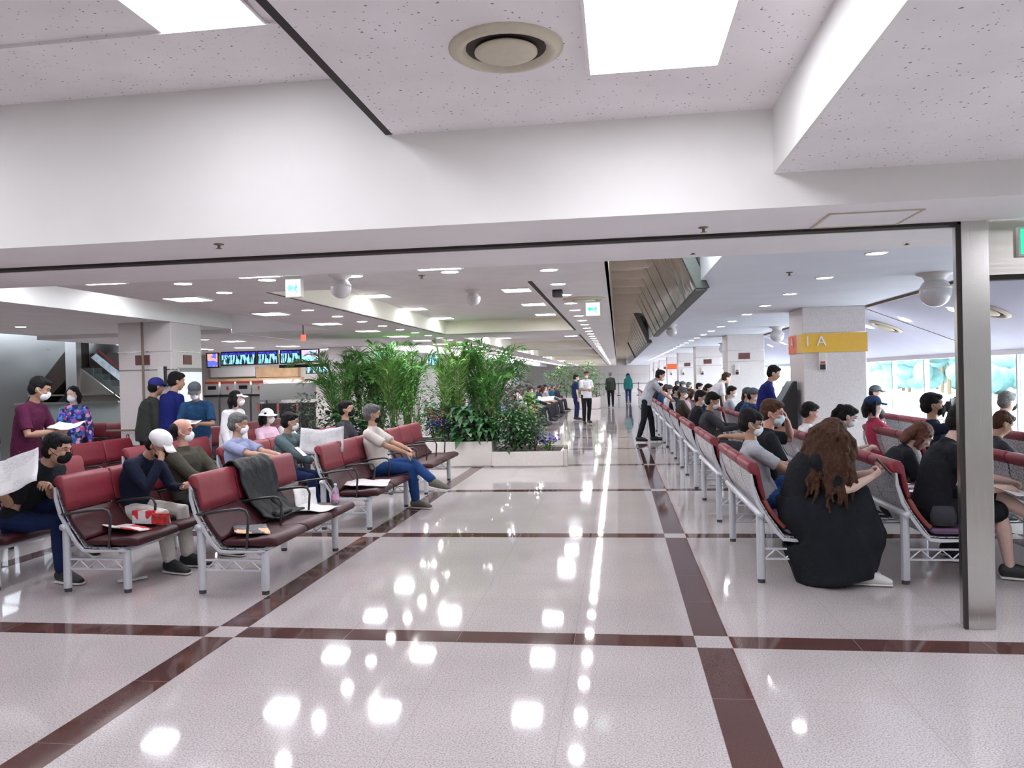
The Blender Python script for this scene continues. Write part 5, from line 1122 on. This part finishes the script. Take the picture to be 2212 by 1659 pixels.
# ================================================================ things carried, dropped or lying on the seats
def print_mat(name, base, ink, sc=(45, 150, 150), thr=.5, blocks=True, accent=None):
    m, N, L, b = new_mat(name); tc = N.new('ShaderNodeTexCoord'); mp = N.new('ShaderNodeMapping'); mp.inputs['Scale'].default_value = sc; L.new(tc.outputs['Object'], mp.inputs[0])
    n = N.new('ShaderNodeTexNoise'); n.inputs['Scale'].default_value = 1; n.inputs['Detail'].default_value = 1; L.new(mp.outputs[0], n.inputs['Vector'])
    g = mth(N, L, 'GREATER_THAN', n.outputs['Fac'], thr)
    v = N.new('ShaderNodeTexVoronoi'); v.distance = 'CHEBYCHEV'; v.inputs['Scale'].default_value = 9; L.new(tc.outputs['Object'], v.inputs['Vector']); s = N.new('ShaderNodeSeparateColor'); L.new(v.outputs['Color'], s.inputs[0])
    k = mth(N, L, 'MULTIPLY', g, mth(N, L, 'GREATER_THAN', s.outputs[0], .35)); k = mth(N, L, 'MULTIPLY', k, .28)
    mx = N.new('ShaderNodeMix'); mx.data_type = 'RGBA'; L.new(k, mx.inputs[0]); mx.inputs[6].default_value = (*base, 1); mx.inputs[7].default_value = (*ink, 1); out = mx.outputs[2]
    if accent:
        a = mth(N, L, 'GREATER_THAN', s.outputs[1], .68); m2 = N.new('ShaderNodeMix'); m2.data_type = 'RGBA'; L.new(a, m2.inputs[0]); L.new(out, m2.inputs[6]); m2.inputs[7].default_value = (*accent, 1); out = m2.outputs[2]
    L.new(out, b.inputs['Base Color']); b.inputs['Roughness'].default_value = .7
    return m
M_news = print_mat('newsprint', (.74, .73, .74), (.25, .25, .26)); M_newsg = print_mat('grey_newsprint', (.48, .48, .50), (.15, .15, .16), thr=.46); M_redmag = print_mat('red_white_print', (.78, .76, .76), (.3, .3, .3), accent=(.60, .03, .04)); M_darkmag = print_mat('dark_glossy_print', (.10, .10, .12), (.6, .6, .6), accent=(.75, .50, .30))
def sheet(name, label, loc, rot, w, h, fold=.0, curl=.02, m=M_news, th=.004, cat='newspaper', seed=1, group=None, n=14):
    """paper lying in its own XY plane, folded along its middle by `fold` degrees, softly rippled"""
    vs = []; fs = []; k = n
    for s_ in (0, 1):
        for j in range(k//2+1):
            for i in range(k+1):
                x = (i/k-.5)*w; y = (j/(k//2)-.5)*h; z = noise.noise(Vector((x*7+seed, y*7, seed)))*curl
                a = R(fold)/2
                X = abs(x)*math.cos(a)*(1 if x > 0 else -1); z += abs(x)*math.sin(a)
                vs.append((X, y, z-(th if s_ else 0)))
    q = (k+1)*(k//2+1)
    for j in range(k//2):
        for i in range(k):
            a_, b_, c_, d_ = j*(k+1)+i, j*(k+1)+i+1, (j+1)*(k+1)+i+1, (j+1)*(k+1)+i
            fs.append((a_, b_, c_, d_)); fs.append((q+d_, q+c_, q+b_, q+a_))
    for i in range(k): fs.append((i+1, i, q+i, q+i+1)); o = (k//2)*(k+1); fs.append((o+i, o+i+1, q+o+i+1, q+o+i))
    for j in range(k//2): fs.append((j*(k+1), (j+1)*(k+1), q+(j+1)*(k+1), q+j*(k+1))); fs.append(((j+1)*(k+1)+k, j*(k+1)+k, q+j*(k+1)+k, q+(j+1)*(k+1)+k))
    o = MB().add(vs, fs).build(name, m, None, smooth=True); o.location = loc; o.rotation_euler = [R(a) for a in rot]
    return tag(o, label, cat, group)
sx = BX[0]+.38; zt = .43
sheet('newspaper', 'large white newspaper held up by the person at the far left', (-4.62, 5.27, .90), (42, -14, 24), .52, .36, 24, .03)
sheet('newspaper', 'half-lowered grey newspaper in front of the grey-green jacket', (-3.36, 8.45, .88), (52, 0, 16), .50, .34, 30, .03, M_newsg, seed=4)
sheet('newspaper', 'white newspaper spread over the near seats of the third red bench', (-2.76, 8.22, zt+.014), (0, 3, 12), .46, .50, 4, .02, seed=5)
sheet('newspaper', 'folded white paper lying flat on the third seat of the nearest red bench', (-2.72, 6.62, zt+.012), (0, 2, -20), .36, .30, 5, .02, seed=6)
sheet('paper_bag', 'crumpled white paper leaning on the backrest of the nearest red bench', (-2.90, 6.78, .50), (66, 10, 60), .26, .20, 40, .05, M_news, .01, 'paper', 7)
sheet('magazine', 'dark glossy magazine on the first seat of the nearest red bench', (-2.86, 5.68, zt+.010), (0, 8, 30), .26, .40, 6, .012, M_darkmag, .008, 'magazine', 8)
sheet('leaflet', 'white and red folded leaflet on the first seat of the second bench', (-3.92, 5.68, zt+.016), (0, 8, 62), .22, .40, 14, .012, M_redmag, .01, 'leaflet', 9)
t = thing('magazine_roll', 'upright red and white magazine stack beside the white-capped person', 'magazine', (-3.84, 5.90, zt+.006), R(-8))
MB().box(-.17, .02, -.02, .03, 0, .105).build('pages', M_redmag, t); MB().box(.02, .16, -.018, .026, 0, .085).build('red_cover', mat('red_glossy_cover', (.5, .03, .03), .3, noise_amt=.6, noise_scale=25), t)
sheet('document', 'white sheets on the lap behind the steel post', (2.78, 6.02, .66), (8, 12, 20), .34, .30, 6, .015, seed=11, cat='paper'); sheet('document', 'printed white sheet hanging from the hand right of the steel post', (2.98, 5.98, .66), (50, 25, 40), .24, .28, 10, .02, seed=12, cat='paper')
sheet('folder', 'red folder behind the printed sheet', (3.10, 6.10, .70), (60, 25, 40), .10, .22, 2, .002, mat('red_card', (.5, .02, .03), .4), .004, 'folder', 13)
sheet('newspaper', 'papers held by the person in maroon', (-5.84, 7.54, 1.16), (12, 0, 10), .30, .26, 20, .02, seed=14, cat='paper')
sheet('newspaper', 'tall newspaper held up by the navy sweater by the pillar', (2.76, 12.70, 1.30), (80, 0, 80), .34, .42, 24, .02, seed=15)
sheet('document', 'white papers held by the person in the teal shirt', (-5.60, 9.52, 1.08), (10, 0, 10), .24, .22, 10, .02, seed=16, cat='paper')
sheet('newspaper', 'white newspaper spread in front of a far seated person beyond the planter', (-2.35, 25.2, .85), (15, 0, 0), .55, .45, 12, .03, seed=17)
sheet('document', 'white paper in the hand of the person in the grey tee', (1.32, 17.95, .80), (70, 0, 40), .22, .26, 6, .02, seed=18, cat='paper')
sheet('leaflet', 'pale scrap of paper on the floor under the second bench', (-3.92, 5.75, .012), (0, 0, 40), .22, .07, 6, .01, M_news, .003, 'paper', 19)
sheet('leaflet', 'tan card lying on the floor at the left edge', (-4.62, 4.98, .006), (0, 0, 20), .16, .05, 0, .001, mat('tan_card', (.6, .48, .34), .6), .002, 'card', 20)
sheet('leaflet', 'white papers lying on the dark bench at the escalator', (-9.6, 13.35, .45), (0, 0, 0), .5, .3, 6, .02, seed=21, cat='paper')
# phones
def phone(label, loc, rot, case=None, m=None):
    t = thing('phone', label, 'phone', loc, 0); t.rotation_euler = [R(a) for a in rot]
    MB().box(-.037, .037, -.075, .075, -.004, .004).build('case', case or M_blackp, t, bevel=.003); MB().box(-.033, .033, -.068, .068, .004, .0048).build('display', m or M_ad, t)
phone('phone held low by the white-capped person', (-3.62, 6.16, .70), (20, 0, 60), mat('violet_case', (.10, .08, .32), .4)); phone('phone held by the lavender shirt', (-3.33, 7.76, .84), (40, 0, 80)); phone('bright phone held by the long-haired person', (1.90, 5.93, .85), (50, 10, 80), None, M_ad2)
phone('phone at the ear by the window', (3.36, 8.36, 1.17), (80, 0, 30), None, M_blackp); phone('phone held by the pale grey shirt in the aisle', (-.88, 24.8, 1.2), (40, 0, 0))
# water bottle
t = thing('water_bottle', 'small clear pink-tinted plastic bottle standing on the nearest red bench', 'bottle', (-2.66, 6.98, zt-.004))
bm_, BN, BL, bb = new_mat('clear_plastic'); bb.inputs['Transmission Weight'].default_value = .75; bb.inputs['Roughness'].default_value = .08; bb.inputs['Base Color'].default_value = (.88, .80, .92, 1); bb.inputs['IOR'].default_value = 1.2
MB().lathe([(0, 0), (.028, 0), (.031, .01), (.031, .05), (.028, .06), (.031, .07), (.031, .11), (.025, .135), (.013, .15), (.013, .165), (0, .165)]).build('body', bm_, t, smooth=True)
MB().lathe([(.0325, .03), (.0325, .085)]).build('label', mat('pink_label', (.75, .35, .60), .5), t, smooth=True); MB().lathe([(0, .182), (.015, .182), (.016, .163), (.0, .163)]).build('cap', mat('pale_blue_cap', (.45, .58, .80), .4), t, smooth=True)
# black jacket draped over the middle seat back
M_jk = mat('black_nylon', (.009, .011, .013), .6, noise_amt=.15, spec=.3, bump=.5, bscale=20)
vs = []; fs = []; nu, nv = 26, 34
prof = [(-.10, .62), (-.095, .74), (-.10, .86), (-.07, .915), (-.01, .912), (.028, .86), (.05, .74), (.075, .63), (.12, .54), (.19, .46), (.24, .44), (.30, .437)]
cum = [0]
for a, b in zip(prof, prof[1:]): cum.append(cum[-1]+math.hypot(b[0]-a[0], b[1]-a[1]))
for j in range(nv+1):
    t_ = cum[-1]*j/nv; k = max(i for i in range(len(cum)) if cum[i] <= t_+1e-9); k = min(k, len(cum)-2); u = (t_-cum[k])/(cum[k+1]-cum[k])
    px = prof[k][0]*(1-u)+prof[k+1][0]*u; pz = prof[k][1]*(1-u)+prof[k+1][1]*u; s = j/nv
    wl = -.30+.16*max(0, s-.45)+.02*math.sin(s*9); wr = .24+.14*s+.02*math.sin(s*5)
    for i in range(nu+1):
        v = i/nu; y = wl+(wr-wl)*v; d = .014+.035*abs(noise.noise(Vector((v*3.2+s*2, s*3.5-v, 2))))+.012*abs(noise.noise(Vector((v*9, s*8, 5))))
        nx, nz = (0, 1) if k in (3, 4) else ((-1, 0) if k < 3 else (.8, .55)); vs.append((px+nx*d, y, pz+nz*d))
for j in range(nv):
    for i in range(nu): a = j*(nu+1)+i; fs.append((a, a+1, a+nu+2, a+nu+1))
jo = MB().add(vs, fs).build('jacket', M_jk, None, smooth=True); jo.location = (BX[0], BP_L[0]+.86, 0); md = jo.modifiers.new('thick', 'SOLIDIFY'); md.thickness = .012; md.offset = 1
tag(jo, 'black jacket draped over the middle seat of the nearest red bench', 'jacket')
sl = MB().tube([(.12, .12, .56), (.20, .17, .475), (.26, .10, .465), (.25, -.06, .47), (.30, -.13, .465)], [(.05, .02), (.055, .025), (.05, .025), (.05, .025), (.04, .02)], n=10, up=(0, 0, 1)).build('sleeve', M_jk, jo, smooth=True)
# bags
def bag(label, loc, w, d, h, m, rz=0, handles=False, group=None):
    t = thing('bag', label, 'bag', loc, R(rz), group); s = MB()
    s.tube([(0, 0, .01), (0, 0, h*.5), (0, 0, h*.9)], [(w*.52, d*.52), (w*.55, d*.55), (w*.42, d*.30)], n=18, up=(1, 0, 0), dome=False); s.build('body', m, t, smooth=True)
    if handles: MB().tube([(0, -w*.3, h*.88), (0, -w*.2, h*1.25), (0, w*.2, h*1.25), (0, w*.3, h*.88)], .008, n=6).build('handle', m, t, smooth=True)
bag('dark red and gold shopping bag hanging by the dark olive coat', (-6.62, 9.70, .62), .26, .12, .24, mat('wine_red_print', (.22, .02, .035), .5, noise_amt=.7, noise_scale=14), 20, True)
bag('small black waist pouch on the seat beside the crossed legs', (2.30, 5.93, .415), .16, .11, .16, c_char, 80)
bag('black backpack on the bench seat at the left pillar', (-5.05, 7.98, .415), .28, .18, .34, c_black, 80)
t = thing('backpack', 'teal backpack on the person walking down the aisle', 'backpack', (.56, 42.3, 1.12)); MB().tube([(0, 0, 0), (0, 0, .18), (0, 0, .36)], [(.15, .09), (.17, .11), (.12, .07)], n=14, up=(0, 1, 0)).build('body', c_tealb, t, smooth=True)
# rope posts at the far end
for i in range(7):
    t = thing('queue_post', '%s black queue post in front of the far wall' % ordn[i].replace('nearest', 'first'), 'post', (-2.2+i*.75, 60, 0), 0, 'queue posts at the far end'); MB().lathe([(.16, 0), (.16, .03), (.025, .04), (.025, .95), (.04, .96), (.04, 1.0), (0, 1.0)], n=14).build('post', M_blackp, t, smooth=True)
    if i < 6: MB().box(0, .75, -.01, .01, .88, .93).build('belt', M_blackp, t)
